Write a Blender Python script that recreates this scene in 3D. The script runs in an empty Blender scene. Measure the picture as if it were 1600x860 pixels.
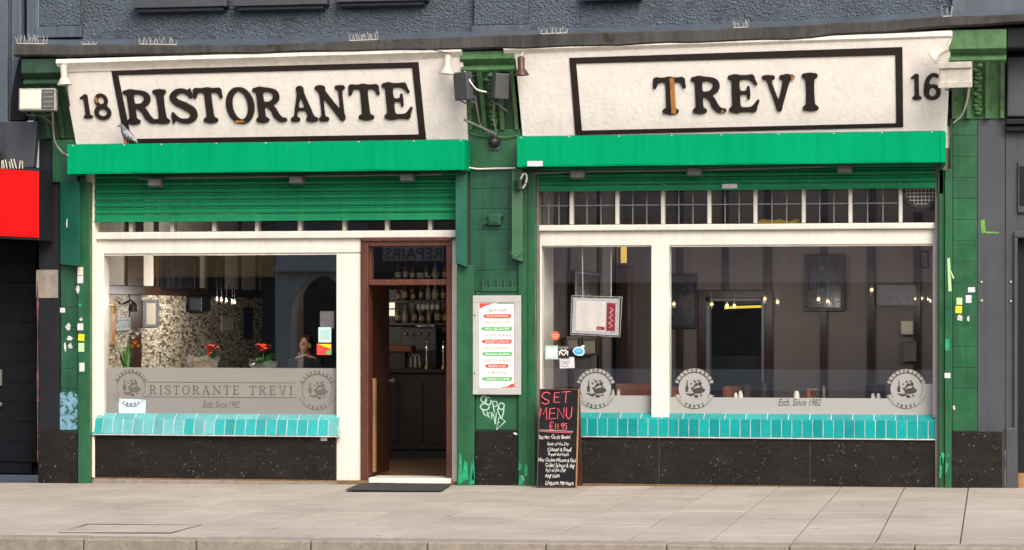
import bpy, bmesh, math, random
import numpy as np
from mathutils import Vector, Matrix
random.seed(7)
R = math.radians
SC = bpy.context.scene
COL = SC.collection

# ------------------------------------------------------------------ camera
F = 4000.0            # focal length in photo pixels (1600 wide)
VPX, HOR = 1553.0, 495.0
YAW = math.atan((VPX - 800) / F)
D, CH = 26.2, 1.75
CX = D * math.tan(YAW)
cam = bpy.data.cameras.new('camera')
cam.sensor_width = 36
cam.lens = F / 1600 * 36
cam.shift_y = (HOR - 430) / 1600
cam.clip_end = 600
cam.clip_start = 0.1
camo = bpy.data.objects.new('camera', cam)
COL.objects.link(camo)
camo.location = (CX, -D, CH)
camo.rotation_euler = (math.pi / 2, 0, YAW)
SC.camera = camo

# ------------------------------------------------------------------ light
W = bpy.data.worlds.new('World')
SC.world = W
W.use_nodes = True
wn = W.node_tree.nodes
bg = wn['Background']
sky = wn.new('ShaderNodeTexSky')
sky.sky_type = 'NISHITA'
sky.sun_disc = False
SUN_EL, SUN_AZ = R(41), R(146)     # azimuth clockwise from +Y: the sun stands in front of the shop, to the right
sky.sun_elevation = SUN_EL
sky.sun_rotation = SUN_AZ
sky.air_density = 1.0
sky.dust_density = 5.0
sky.ozone_density = 0.6
W.node_tree.links.new(sky.outputs[0], bg.inputs[0])
bg.inputs[1].default_value = 0.145
sl = bpy.data.lights.new('sun', 'SUN')
sl.energy = 1.15
sl.angle = R(34)
sl.color = (1.0, 0.93, 0.84)
so = bpy.data.objects.new('sun', sl)
COL.objects.link(so)
sdir = Vector((math.sin(SUN_AZ) * math.cos(SUN_EL), math.cos(SUN_AZ) * math.cos(SUN_EL), math.sin(SUN_EL)))
so.rotation_euler = sdir.to_track_quat('Z', 'Y').to_euler()
so.location = sdir * 40
SC.view_settings.view_transform = 'Standard'
SC.view_settings.look = 'None'
SC.view_settings.exposure = 0.9
SC.view_settings.gamma = 1
SC.render.engine = 'CYCLES'
SC.cycles.use_denoising = True
SC.cycles.max_bounces = 8
SC.cycles.transparent_max_bounces = 16
SC.cycles.caustics_reflective = False
SC.cycles.caustics_refractive = False

# ------------------------------------------------------------------ photo pixel -> place
ct, st = math.cos(YAW), math.sin(YAW)
def ray(u, v):
    a, b = (u - 800) / F, (v - HOR) / F
    return Vector((-st + a * ct, ct + a * st, -b))
CAM = Vector((CX, -D, CH))
def at(u, v, Y=0.0):
    d = ray(u, v); return CAM + d * ((Y + D) / d.y)
def XX(u, Y=0.0): return at(u, 500, Y).x
def ZZ(v, Y=0.0, u=800): return at(u, v, Y).z
def atx(u, v, X):
    d = ray(u, v); return CAM + d * ((X - CX) / d.x)
def atz(u, v, Z):
    d = ray(u, v); return CAM + d * ((Z - CH) / d.z)
def atp(u, v, o, n):
    d = ray(u, v); return CAM + d * ((o - CAM).dot(n) / d.dot(n))
def ZL(v, Y=0.0): return ZZ(v, Y, 430)
def ZR(v, Y=0.0): return ZZ(v, Y, 1150)

# ------------------------------------------------------------------ materials
def srgb(r, g, b):
    f = lambda c: (c / 255 / 12.92) if c / 255 <= 0.04045 else ((c / 255 + 0.055) / 1.055) ** 2.4
    return (f(r), f(g), f(b))
MATS = {}
class NT:
    def __init__(s, m): s.t = m.node_tree; s.n = s.t.nodes; s.l = s.t.links
    def new(s, k, **kw):
        nd = s.n.new(k)
        for a, b in kw.items(): setattr(nd, a, b)
        return nd
    def link(s, a, b): s.l.new(a, b)
    def noise(s, vec, scale, detail=5, rough=.6):
        n = s.new('ShaderNodeTexNoise'); n.inputs['Scale'].default_value = scale
        n.inputs['Detail'].default_value = detail; n.inputs['Roughness'].default_value = rough
        s.link(vec, n.inputs['Vector']); return n.outputs['Fac']
    def ramp(s, fac, a, b, ca=(0, 0, 0, 1), cb=(1, 1, 1, 1)):
        r = s.new('ShaderNodeValToRGB'); e = r.color_ramp.elements
        e[0].position, e[1].position = a, b; e[0].color, e[1].color = ca, cb
        s.link(fac, r.inputs[0]); return r.outputs[0]
    def mix(s, fac, a, b, mode='MIX'):
        m = s.new('ShaderNodeMix'); m.data_type = 'RGBA'; m.blend_type = mode
        for i, v in ((0, fac), (6, a), (7, b)):
            if hasattr(v, 'is_output') or isinstance(v, bpy.types.NodeSocket): s.link(v, m.inputs[i])
            elif isinstance(v, (int, float)): m.inputs[i].default_value = v
            else: m.inputs[i].default_value = tuple(v)[:3] + (1,)
        return m.outputs[2]
    def mapv(s, vec, sc):
        m = s.new('ShaderNodeMapping'); m.inputs['Scale'].default_value = sc
        s.link(vec, m.inputs['Vector']); return m.outputs[0]

def mat(name, c, rough=.6, var=.18, vs=2.5, bump=0., bs=60., metal=0., spec=.5, wear=None, streak=0., rnd=0., coat=0., fine=.0, spots=False):
    """Procedural surface: colour clouded by noise in place coordinates, fine grain, vertical streaks, worn patches, relief."""
    if name in MATS: return MATS[name]
    m = bpy.data.materials.new(name); m.use_nodes = True
    t = NT(m); p = t.n['Principled BSDF']
    pos = t.new('ShaderNodeNewGeometry').outputs['Position']
    lo = tuple(x * (1 - var) for x in c); hi = tuple(min(1, x * (1 + var)) for x in c)
    col = t.mix(t.ramp(t.noise(pos, vs), .3, .7), lo, hi)
    if fine:
        col = t.mix(t.ramp(t.noise(pos, 90, 3), .3, .7), col, t.mix(1.0, col, (1 - fine,) * 3, 'MULTIPLY'))
    if streak:
        sv = t.mapv(pos, (9, 9, .35))
        col = t.mix(t.ramp(t.noise(sv, 2.0, 4), .45, .75), col, t.mix(1.0, col, (1 - streak,) * 3, 'MULTIPLY'))
    if wear:
        wc, wa, ws = wear
        col = t.mix(t.ramp(t.noise(pos, ws, 6, .65), wa, wa + .03), col, wc)
    if rnd:
        oi = t.new('ShaderNodeObjectInfo').outputs['Random']
        rr = t.new('ShaderNodeMapRange'); rr.inputs[3].default_value = 1 - rnd; rr.inputs[4].default_value = 1 + rnd
        t.link(oi, rr.inputs[0])
        cb = t.new('ShaderNodeCombineColor')
        for i in range(3): t.link(rr.outputs[0], cb.inputs[i])
        col = t.mix(1.0, col, cb.outputs[0], 'MULTIPLY')
    if spots:
        vo = t.new('ShaderNodeTexVoronoi'); vo.inputs['Scale'].default_value = 2.3; t.link(pos, vo.inputs['Vector'])
        col = t.mix(t.ramp(vo.outputs['Distance'], .05, .075, (.8, .8, .8, 1), (0, 0, 0, 1)), col, (.085, .078, .07))
        col = t.mix(t.ramp(t.noise(pos, .9, 5, .6), .48, .72, (0, 0, 0, 1), (.55, .55, .55, 1)), col, t.mix(1., col, (.68, .65, .62), 'MULTIPLY'))
        col = t.mix(t.ramp(t.noise(pos, 11, 6, .7), .62, .70, (0, 0, 0, 1), (.6, .6, .6, 1)), col, t.mix(1., col, (.6, .58, .55), 'MULTIPLY'))
    t.link(col, p.inputs['Base Color'])
    p.inputs['Metallic'].default_value = metal
    p.inputs['Specular IOR Level'].default_value = spec
    if coat: p.inputs['Coat Weight'].default_value = coat
    rv = t.ramp(t.noise(pos, vs * 3, 4), .3, .7, (max(0.03, rough - .1),) * 3 + (1,), (min(1, rough + .1),) * 3 + (1,))
    t.link(rv, p.inputs['Roughness'])
    if bump:
        b = t.new('ShaderNodeBump'); b.inputs['Strength'].default_value = bump; b.inputs['Distance'].default_value = .01
        t.link(t.noise(pos, bs, 6, .6), b.inputs['Height']); t.link(b.outputs[0], p.inputs['Normal'])
    MATS[name] = m
    return m
def emit(name, c, s):
    if name in MATS: return MATS[name]
    m = bpy.data.materials.new(name); m.use_nodes = True; p = m.node_tree.nodes['Principled BSDF']
    p.inputs['Base Color'].default_value = c + (1,); p.inputs['Emission Color'].default_value = c + (1,)
    p.inputs['Emission Strength'].default_value = s
    MATS[name] = m; return m
def glass(name, refl=.06, tint=(1, 1, 1)):
    if name in MATS: return MATS[name]
    m = bpy.data.materials.new(name); m.use_nodes = True; t = NT(m)
    t.n.remove(t.n['Principled BSDF']); out = t.n['Material Output']
    tr = t.new('ShaderNodeBsdfTransparent'); tr.inputs[0].default_value = tint + (1,)
    gl = t.new('ShaderNodeBsdfGlossy'); gl.inputs['Roughness'].default_value = .01
    lw = t.new('ShaderNodeLayerWeight'); lw.inputs[0].default_value = .5
    pw = t.new('ShaderNodeMath', operation='POWER'); pw.inputs[1].default_value = 4
    t.link(lw.outputs['Facing'], pw.inputs[0])
    ad = t.new('ShaderNodeMath', operation='MULTIPLY_ADD'); ad.inputs[1].default_value = .9; ad.inputs[2].default_value = refl
    t.link(pw.outputs[0], ad.inputs[0])
    mx = t.new('ShaderNodeMixShader'); t.link(ad.outputs[0], mx.inputs[0]); t.link(tr.outputs[0], mx.inputs[1]); t.link(gl.outputs[0], mx.inputs[2])
    t.link(mx.outputs[0], out.inputs[0])
    MATS[name] = m; return m
def frost(name, c, see=.12, trans=.35):
    if name in MATS: return MATS[name]
    m = bpy.data.materials.new(name); m.use_nodes = True; t = NT(m)
    t.n.remove(t.n['Principled BSDF']); out = t.n['Material Output']
    df = t.new('ShaderNodeBsdfDiffuse'); df.inputs[0].default_value = c + (1,)
    tl = t.new('ShaderNodeBsdfTranslucent'); tl.inputs[0].default_value = (.75, .75, .74, 1)
    tr = t.new('ShaderNodeBsdfTransparent')
    m1 = t.new('ShaderNodeMixShader'); m1.inputs[0].default_value = trans; t.link(df.outputs[0], m1.inputs[1]); t.link(tl.outputs[0], m1.inputs[2])
    m2 = t.new('ShaderNodeMixShader'); m2.inputs[0].default_value = see; t.link(m1.outputs[0], m2.inputs[1]); t.link(tr.outputs[0], m2.inputs[2])
    t.link(m2.outputs[0], out.inputs[0]); MATS[name] = m; return m

def granite(name):
    if name in MATS: return MATS[name]
    m = bpy.data.materials.new(name); m.use_nodes = True; t = NT(m); p = t.n['Principled BSDF']
    pos = t.new('ShaderNodeNewGeometry').outputs['Position']
    base = t.mix(t.ramp(t.noise(pos, 3), .3, .7), (.005, .0048, .0045), (.011, .010, .009))
    base = t.mix(t.ramp(t.noise(pos, 140, 3), .5, .75), base, (.026, .024, .021))
    vo = t.new('ShaderNodeTexVoronoi'); vo.inputs['Scale'].default_value = 24
    warp = t.new('ShaderNodeVectorMath', operation='ADD')
    nz = t.new('ShaderNodeTexNoise'); nz.inputs['Scale'].default_value = 35; t.link(pos, nz.inputs['Vector'])
    sc = t.new('ShaderNodeVectorMath', operation='SCALE'); sc.inputs['Scale'].default_value = .09
    t.link(nz.outputs['Color'], sc.inputs[0]); t.link(pos, warp.inputs[0]); t.link(sc.outputs[0], warp.inputs[1])
    t.link(warp.outputs[0], vo.inputs['Vector'])
    chip = t.ramp(vo.outputs['Distance'], .09, .16, (1, 1, 1, 1), (0, 0, 0, 1))
    gate = t.ramp(t.noise(pos, 9, 2), .46, .54)
    col = t.mix(t.mix(1.0, chip, gate, 'MULTIPLY'), base, (.22, .21, .19))
    wash = t.ramp(t.noise(t.mapv(pos, (2, 2, 8)), 1.5, 4), .5, .8)
    col = t.mix(wash, col, t.mix(.5, col, (.03, .026, .022)))
    t.link(col, p.inputs['Base Color']); p.inputs['Roughness'].default_value = .4; p.inputs['Specular IOR Level'].default_value = .2
    b = t.new('ShaderNodeBump'); b.inputs['Strength'].default_value = .25; b.inputs['Distance'].default_value = .01
    t.link(t.noise(pos, 60, 5), b.inputs['Height']); t.link(b.outputs[0], p.inputs['Normal'])
    MATS[name] = m; return m

def mosaic(name):
    m = bpy.data.materials.new(name); m.use_nodes = True; t = NT(m); p = t.n['Principled BSDF']
    pos = t.new('ShaderNodeNewGeometry').outputs['Position']
    v = t.mapv(pos, (1, .30, 1))
    vo = t.new('ShaderNodeTexVoronoi'); vo.inputs['Scale'].default_value = 40; vo.inputs['Randomness'].default_value = .55
    t.link(v, vo.inputs['Vector'])
    ve = t.new('ShaderNodeTexVoronoi'); ve.feature = 'DISTANCE_TO_EDGE'; ve.inputs['Scale'].default_value = 40; ve.inputs['Randomness'].default_value = .55
    t.link(v, ve.inputs['Vector'])
    r = t.new('ShaderNodeValToRGB'); r.color_ramp.interpolation = 'CONSTANT'; e = r.color_ramp.elements
    e[0].position = 0; e[0].color = (.22, .17, .10, 1); e[1].position = .22; e[1].color = (.74, .67, .50, 1)
    for ps, cc in ((.5, (.86, .82, .68, 1)), (.74, (.55, .47, .33, 1)), (.93, (.12, .09, .06, 1))):
        x = e.new(ps); x.color = cc
    sp = t.new('ShaderNodeSeparateColor'); t.link(vo.outputs['Color'], sp.inputs[0]); t.link(sp.outputs[0], r.inputs[0])
    col = t.mix(t.ramp(ve.outputs['Distance'], .03, .08), (.26, .22, .15), r.outputs[0])
    t.link(col, p.inputs['Base Color']); p.inputs['Roughness'].default_value = .6
    MATS[name] = m; return m

def wood(name, c1, c2, rough=.4, axis=2, sc=1.0):
    if name in MATS: return MATS[name]
    m = bpy.data.materials.new(name); m.use_nodes = True; t = NT(m); p = t.n['Principled BSDF']
    pos = t.new('ShaderNodeNewGeometry').outputs['Position']
    s = [22 * sc] * 3; s[axis] = 1.2 * sc
    g = t.noise(t.mapv(pos, tuple(s)), 1.6, 6, .65)
    col = t.mix(t.ramp(g, .3, .72), c1, c2)
    col = t.mix(t.ramp(t.noise(pos, 4), .5, .8), col, t.mix(1., col, (.55, .5, .45), 'MULTIPLY'))
    t.link(col, p.inputs['Base Color']); p.inputs['Roughness'].default_value = rough
    b = t.new('ShaderNodeBump'); b.inputs['Strength'].default_value = .12; b.inputs['Distance'].default_value = .005
    t.link(g, b.inputs['Height']); t.link(b.outputs[0], p.inputs['Normal'])
    MATS[name] = m; return m

def stipple(name, c):
    """Thick trowelled masonry paint: heavy short ridges."""
    m = bpy.data.materials.new(name); m.use_nodes = True; t = NT(m); p = t.n['Principled BSDF']
    pos = t.new('ShaderNodeNewGeometry').outputs['Position']
    rot = t.new('ShaderNodeMapping'); rot.inputs['Rotation'].default_value = (0, R(30), 0); rot.inputs['Scale'].default_value = (1, 1, 2.2)
    t.link(pos, rot.inputs['Vector'])
    h1 = t.noise(rot.outputs[0], 15, 4, .55); h1.node.inputs['Distortion'].default_value = 1.4
    h2 = t.noise(pos, 42, 3, .5)
    h = t.mix(t.ramp(t.noise(pos, 3.1, 2), .35, .65), h1, h2)
    col = t.mix(t.ramp(t.noise(pos, 2.2), .3, .7), tuple(x * .75 for x in c), tuple(x * 1.25 for x in c))
    col = t.mix(t.ramp(t.noise(pos, 24, 5), .66, .7), col, tuple(x * 1.9 for x in c))
    t.link(col, p.inputs['Base Color']); p.inputs['Roughness'].default_value = .5
    b = t.new('ShaderNodeBump'); b.inputs['Strength'].default_value = 1.0; b.inputs['Distance'].default_value = .055
    t.link(h, b.inputs['Height']); t.link(b.outputs[0], p.inputs['Normal'])
    MATS[name] = m; return m

M = {}
M['awning'] = mat('awning_green', (.0, .25, .106), .7, .08, .8, .06, 9, streak=.16, spec=.03, wear=((.01, .24, .12), .66, 4))
M['shutter'] = mat('shutter_green', (.004, .195, .082), .5, .12, 3, .06, 50, streak=.22, spec=.25)
M['green'] = mat('pilaster_green', (.013, .085, .036), .36, .26, 2.5, .18, 26, streak=.25, wear=((.03, .25, .12), .70, 7))
M['green2'] = mat('pilaster_green_light', (.010, .088, .033), .34, .25, 2.5, .2, 26, streak=.35, rnd=.14, wear=((.03, .20, .09), .69, 9))
M['green3'] = mat('pilaster_green_dark', (.012, .070, .036), .34, .25, 2.5, .15, 26, streak=.3, rnd=.10)
M['corbel'] = mat('corbel_green', (.05, .135, .048), .45, .3, 7, .25, 40, streak=.3, wear=((.12, .27, .12), .66, 14))
M['corbeld'] = mat('corbel_green_deep', (.015, .05, .025), .45, .3, 7, .25, 40, streak=.3)
M['teal'] = mat('shutter_guide_teal', (.008, .088, .058), .4, .15, 2, .05, 40)
M['wet'] = mat('fresh_green_patch', (.01, .26, .12), .4, .3, 30, wear=((.012, .08, .035), .6, 40))
M['white'] = mat('white_paint', (.62, .60, .55), .45, .07, 3, .08, 30, fine=.05, streak=.10, wear=((.40, .36, .30), .76, 14))
M['whitedirty'] = mat('white_paint_old', (.72, .68, .61), .5, .12, 4, .12, 40, streak=.2)
M['fascia'] = mat('fascia_white_render', (.86, .83, .785), .65, .05, 3, .5, 22, fine=.05, streak=.09, wear=((.62, .47, .41), .72, 7))
M['brown'] = mat('sign_brown', (.012, .0062, .0052), .6, .2, 6, .1, 60)
M['barewood'] = wood('bare_wood', (.42, .16, .045), (.55, .27, .09), .6)
M['wall'] = stipple('blue_grey_masonry_paint', (.054, .074, .098))
M['wallflat'] = mat('blue_grey_paint', (.06, .08, .105), .5, .25, 3, .3, 30, streak=.3, wear=((.16, .18, .2), .72, 10))
M['nbr'] = mat('slate_paint', (.038, .043, .053), .55, .15, 2, .12, 30, streak=.2, wear=((.25, .25, .25), .77, 16))
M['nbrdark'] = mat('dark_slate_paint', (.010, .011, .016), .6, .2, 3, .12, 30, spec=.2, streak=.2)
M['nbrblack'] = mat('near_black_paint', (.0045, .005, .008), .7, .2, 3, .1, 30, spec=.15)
M['lead'] = mat('weathered_lead', (.046, .045, .043), .75, .4, 3, .5, 10, streak=.45, spec=.2, wear=((.028, .021, .012), .60, 4))
M['granite'] = granite('black_granite')
M['grout'] = mat('grout', (.42, .46, .44), .8, .3, 9)
M['tile'] = mat('turquoise_glaze', (.006, .25, .25), .2, .10, 6, .04, 20, rnd=.16, coat=.3)
M['tile_sky'] = mat('sky_paled_turquoise_glaze', (.085, .30, .31), .2, .18, 5, .04, 20, rnd=.14, coat=.4)  # turquoise tile with the sky's reflection put into a paler colour
M['slab'] = mat('york_stone', (.345, .307, .264), .85, .12, 1.1, .25, 50, rnd=.06, fine=.10, spots=True)
M['bed'] = mat('joint_mortar', (.055, .048, .042), .9, .2, 6, .2, 60)
M['kerb'] = mat('kerb_granite', (.27, .24, .20), .85, .2, 10, .7, 45, rnd=.06, fine=.35, wear=((.16, .15, .13), .63, 14))
M['road'] = mat('asphalt', (.05, .05, .052), .9, .2, 4, .5, 120)
M['doorwood'] = wood('varnished_door_wood', (.055, .016, .008), (.11, .034, .016), .42)
M['leafwood'] = wood('pale_worn_wood', (.20, .105, .04), (.32, .18, .07), .5)
M['darkwood'] = wood('dark_bar_wood', (.016, .0048, .003), (.038, .011, .006), .35)
M['brownwood'] = wood('interior_brown_wood', (.04, .014, .008), (.075, .03, .016), .4)
M['chair'] = wood('orange_brown_wood', (.20, .055, .016), (.30, .10, .03), .3)
M['darkleather'] = mat('dark_leather', (.03, .022, .02), .45, .2, 6)
M['floor'] = wood('boarded_floor', (.12, .07, .035), (.22, .135, .07), .35, 1)
M['cream'] = mat('cream_plaster', (.80, .76, .66), .8, .06, 2)
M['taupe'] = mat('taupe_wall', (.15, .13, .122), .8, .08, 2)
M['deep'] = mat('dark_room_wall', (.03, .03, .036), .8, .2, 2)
M['mosaic'] = mosaic('pebble_mosaic')
M['glass'] = glass('window_glass', .105)
M['glassd'] = glass('old_transom_glass', .045, (.8, .8, .8))
M['frost'] = frost('frosted_film', (.30, .295, .285), .16, .3)
M['frost2'] = frost('frosted_film_light', (.38, .38, .375), .06, .2)
M['etch'] = mat('film_cutout_dark', (.035, .033, .03), .5, .1)
M['etch2'] = mat('film_cutout_brown', (.10, .088, .075), .5, .1)
M['black'] = mat('black_plastic', (.012, .012, .013), .45, .2, 8)
M['dgrey'] = mat('grey_lamp_casing', (.05, .053, .06), .45, .15, 8)
M['mgrey'] = mat('dusty_grey_metal', (.12, .125, .12), .5, .2, 12)
M['came'] = mat('lead_came', (.16, .16, .17), .5, .2, 20)
M['wmetal'] = mat('off_white_metal', (.47, .445, .39), .45, .15, 10, streak=.2)
M['spike'] = mat('spike_wire', (.32, .32, .31), .5, .2, 10)
M['silver'] = mat('brushed_aluminium', (.46, .46, .455), .4, .08, 5, metal=.3)
M['lampglass'] = mat('lamp_face', (.50, .56, .45), .2, .15, 14)
M['cable'] = mat('grey_cable', (.22, .20, .18), .6, .2, 8)
M['cablew'] = mat('white_cable', (.6, .58, .53), .6, .1, 8)
M['red'] = mat('red_sign', (.62, .002, .002), .5, .04, 2, spec=.15)
M['oldstick'] = mat('grubby_white_sticker', (.52, .53, .50), .6, .25, 45)
M['beige'] = mat('bare_render_patch', (.20, .18, .15), .8, .25, 14)
M['paper'] = mat('white_paper', (.74, .73, .70), .6, .03, 4)
M['paperd'] = mat('old_paper', (.55, .50, .40), .7, .1, 6)
M['redprint'] = mat('red_print', (.66, .05, .035), .5, .05)
M['greenprint'] = mat('green_print', (.08, .36, .13), .5, .05)
M['ink'] = mat('dark_ink', (.05, .05, .05), .6, .1)
M['inkl'] = mat('grey_ink', (.13, .13, .13), .6, .1)
M['maroon'] = mat('maroon_print', (.27, .02, .028), .5, .08)
M['slate'] = mat('chalkboard_black', (.009, .009, .011), .75, .4, 9, spec=.12)
M['pink'] = mat('pink_chalk', (.52, .075, .10), .9, .2, 60)
M['chalk'] = mat('white_chalk', (.56, .56, .53), .9, .25, 60)
M['graf'] = mat('pale_spray_paint', (.33, .50, .44), .6, .12, 30)
M['mat'] = mat('rubber_mat', (.028, .027, .028), .8, .25, 30, .4, 120)
M['yellow'] = mat('yellow_cloth', (.62, .46, .05), .8, .15, 9, .4, 20)
M['sticky'] = mat('yellow_sticker', (.70, .55, .01), .5, .15, 60)
M['stickg'] = mat('pale_green_sticker', (.40, .62, .32), .5, .1)
M['stickb'] = mat('pale_blue_sticker', (.45, .60, .68), .5, .08)
M['stickl'] = mat('lilac_white_sticker', (.50, .50, .56), .6, .2, 40)
M['sticktorn'] = mat('torn_paper', (.42, .45, .42), .7, .4, 60, wear=((.05, .1, .06), .6, 90))
M['orange'] = mat('orange_sticker', (.62, .11, .05), .4, .1)
M['cyan'] = mat('cyan_sticker', (.03, .33, .60), .4, .1)
M['aqua'] = mat('pale_aqua', (.33, .52, .48), .5, .05)
M['bluepaint'] = mat('blue_paint_patch', (.13, .27, .38), .5, .25, 14, wear=((.014, .07, .045), .52, 20))
M['feather'] = mat('grey_feathers', (.11, .115, .14), .7, .25, 60)
M['featherd'] = mat('dark_feathers', (.035, .037, .045), .7, .25, 60)
M['featherl'] = mat('pale_feathers', (.26, .27, .30), .7, .2, 60)
M['leaf'] = mat('leaf_green', (.06, .21, .04), .4, .3, 30)
M['petalred'] = mat('red_petals', (.72, .06, .025), .5, .2, 30)
M['petalwhite'] = mat('white_petals', (.75, .74, .66), .5, .08, 30)
M['petalor'] = mat('orange_petals', (.65, .24, .03), .5, .2, 30)
M['pot'] = mat('white_pot', (.72, .71, .68), .35, .05)
M['wrap'] = frost('cellophane', (.6, .62, .58), .72, .4)
M['kraft'] = mat('kraft_wrap', (.36, .19, .09), .6, .25, 20)
M['skin'] = mat('skin', (.42, .215, .14), .5, .06, 20)
M['hair'] = mat('dark_hair', (.014, .010, .008), .5, .3, 60)
M['navy'] = mat('navy_top', (.005, .0055, .010), .9, .2, 20)
M['bulb'] = emit('lit_bulb', (1.0, .46, .10), 2.2); M['bulb'].node_tree.nodes['Principled BSDF'].inputs['Base Color'].default_value = (.02, .01, .005, 1)
M['tube'] = emit('lit_yellow_tube', (.85, .66, .07), .6)
M['bottleg'] = mat('green_bottle_glass', (.02, .05, .025), .12, .2, 10)
M['bottlea'] = mat('amber_bottle_glass', (.16, .07, .02), .12, .2, 10)
M['bottlec'] = mat('clear_bottle_glass', (.30, .30, .28), .1, .1, 10)
M['label'] = mat('bottle_label', (.55, .45, .28), .6, .2, 30)
M['brass'] = mat('polished_brass', (.75, .52, .2), .2, .08, 10, metal=1.)
M['chrome'] = mat('chrome', (.7, .7, .7), .12, .05, 10, metal=1.)
M['frameg'] = mat('gilt_frame', (.50, .22, .05), .45, .15, 15)
M['picdark'] = mat('dark_print', (.035, .038, .05), .25, .5, 6, wear=((.09, .075, .08), .58, 5))
M['picblue'] = mat('pale_print', (.40, .46, .50), .4, .3, 16, wear=((.16, .22, .28), .6, 10))
M['shopboard'] = mat('cream_shop_board', (.62, .56, .43), .6, .08, 2)
M['stone'] = mat('pale_portland_stone', (.76, .72, .66), .8, .1, 1.5, .2, 10, streak=.2)
M['brickred'] = mat('red_brown_fascia', (.70, .50, .46), .8, .15, 2, .3, 12, streak=.4)
M['tan'] = mat('tan_fascia', (.78, .40, .15), .6, .08, 2)
M['navyf'] = mat('navy_fascia', (.03, .035, .09), .6, .1, 2)

# ------------------------------------------------------------------ things and meshes
WM = {}
def tag(o, label=None, cat=None, group=None, kind=None):
    if label: o['label'] = label
    if cat: o['category'] = cat
    if group: o['group'] = group
    if kind: o['kind'] = kind
    return o
def thing(name, label, cat, loc=(0, 0, 0), group=None, rot=None, kind=None):
    o = bpy.data.objects.new(name, None); COL.objects.link(o)
    o.empty_display_size = .1
    o.location = loc
    m = Matrix.Translation(Vector(loc))
    if rot is not None:
        o.rotation_euler = rot; m = m @ o.rotation_euler.to_matrix().to_4x4()
    WM[o] = m
    return tag(o, label, cat, group, kind)
def ref(mesh, name, parent, loc, label=None):
    """one more object on shared mesh data, at a place loc"""
    o = bpy.data.objects.new(name, mesh); COL.objects.link(o); o.parent = parent
    lm = WM[parent].inverted() @ Vector(loc); o.location = lm
    WM[o] = WM[parent] @ Matrix.Translation(lm)
    if label: o['label'] = label
    return o

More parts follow.
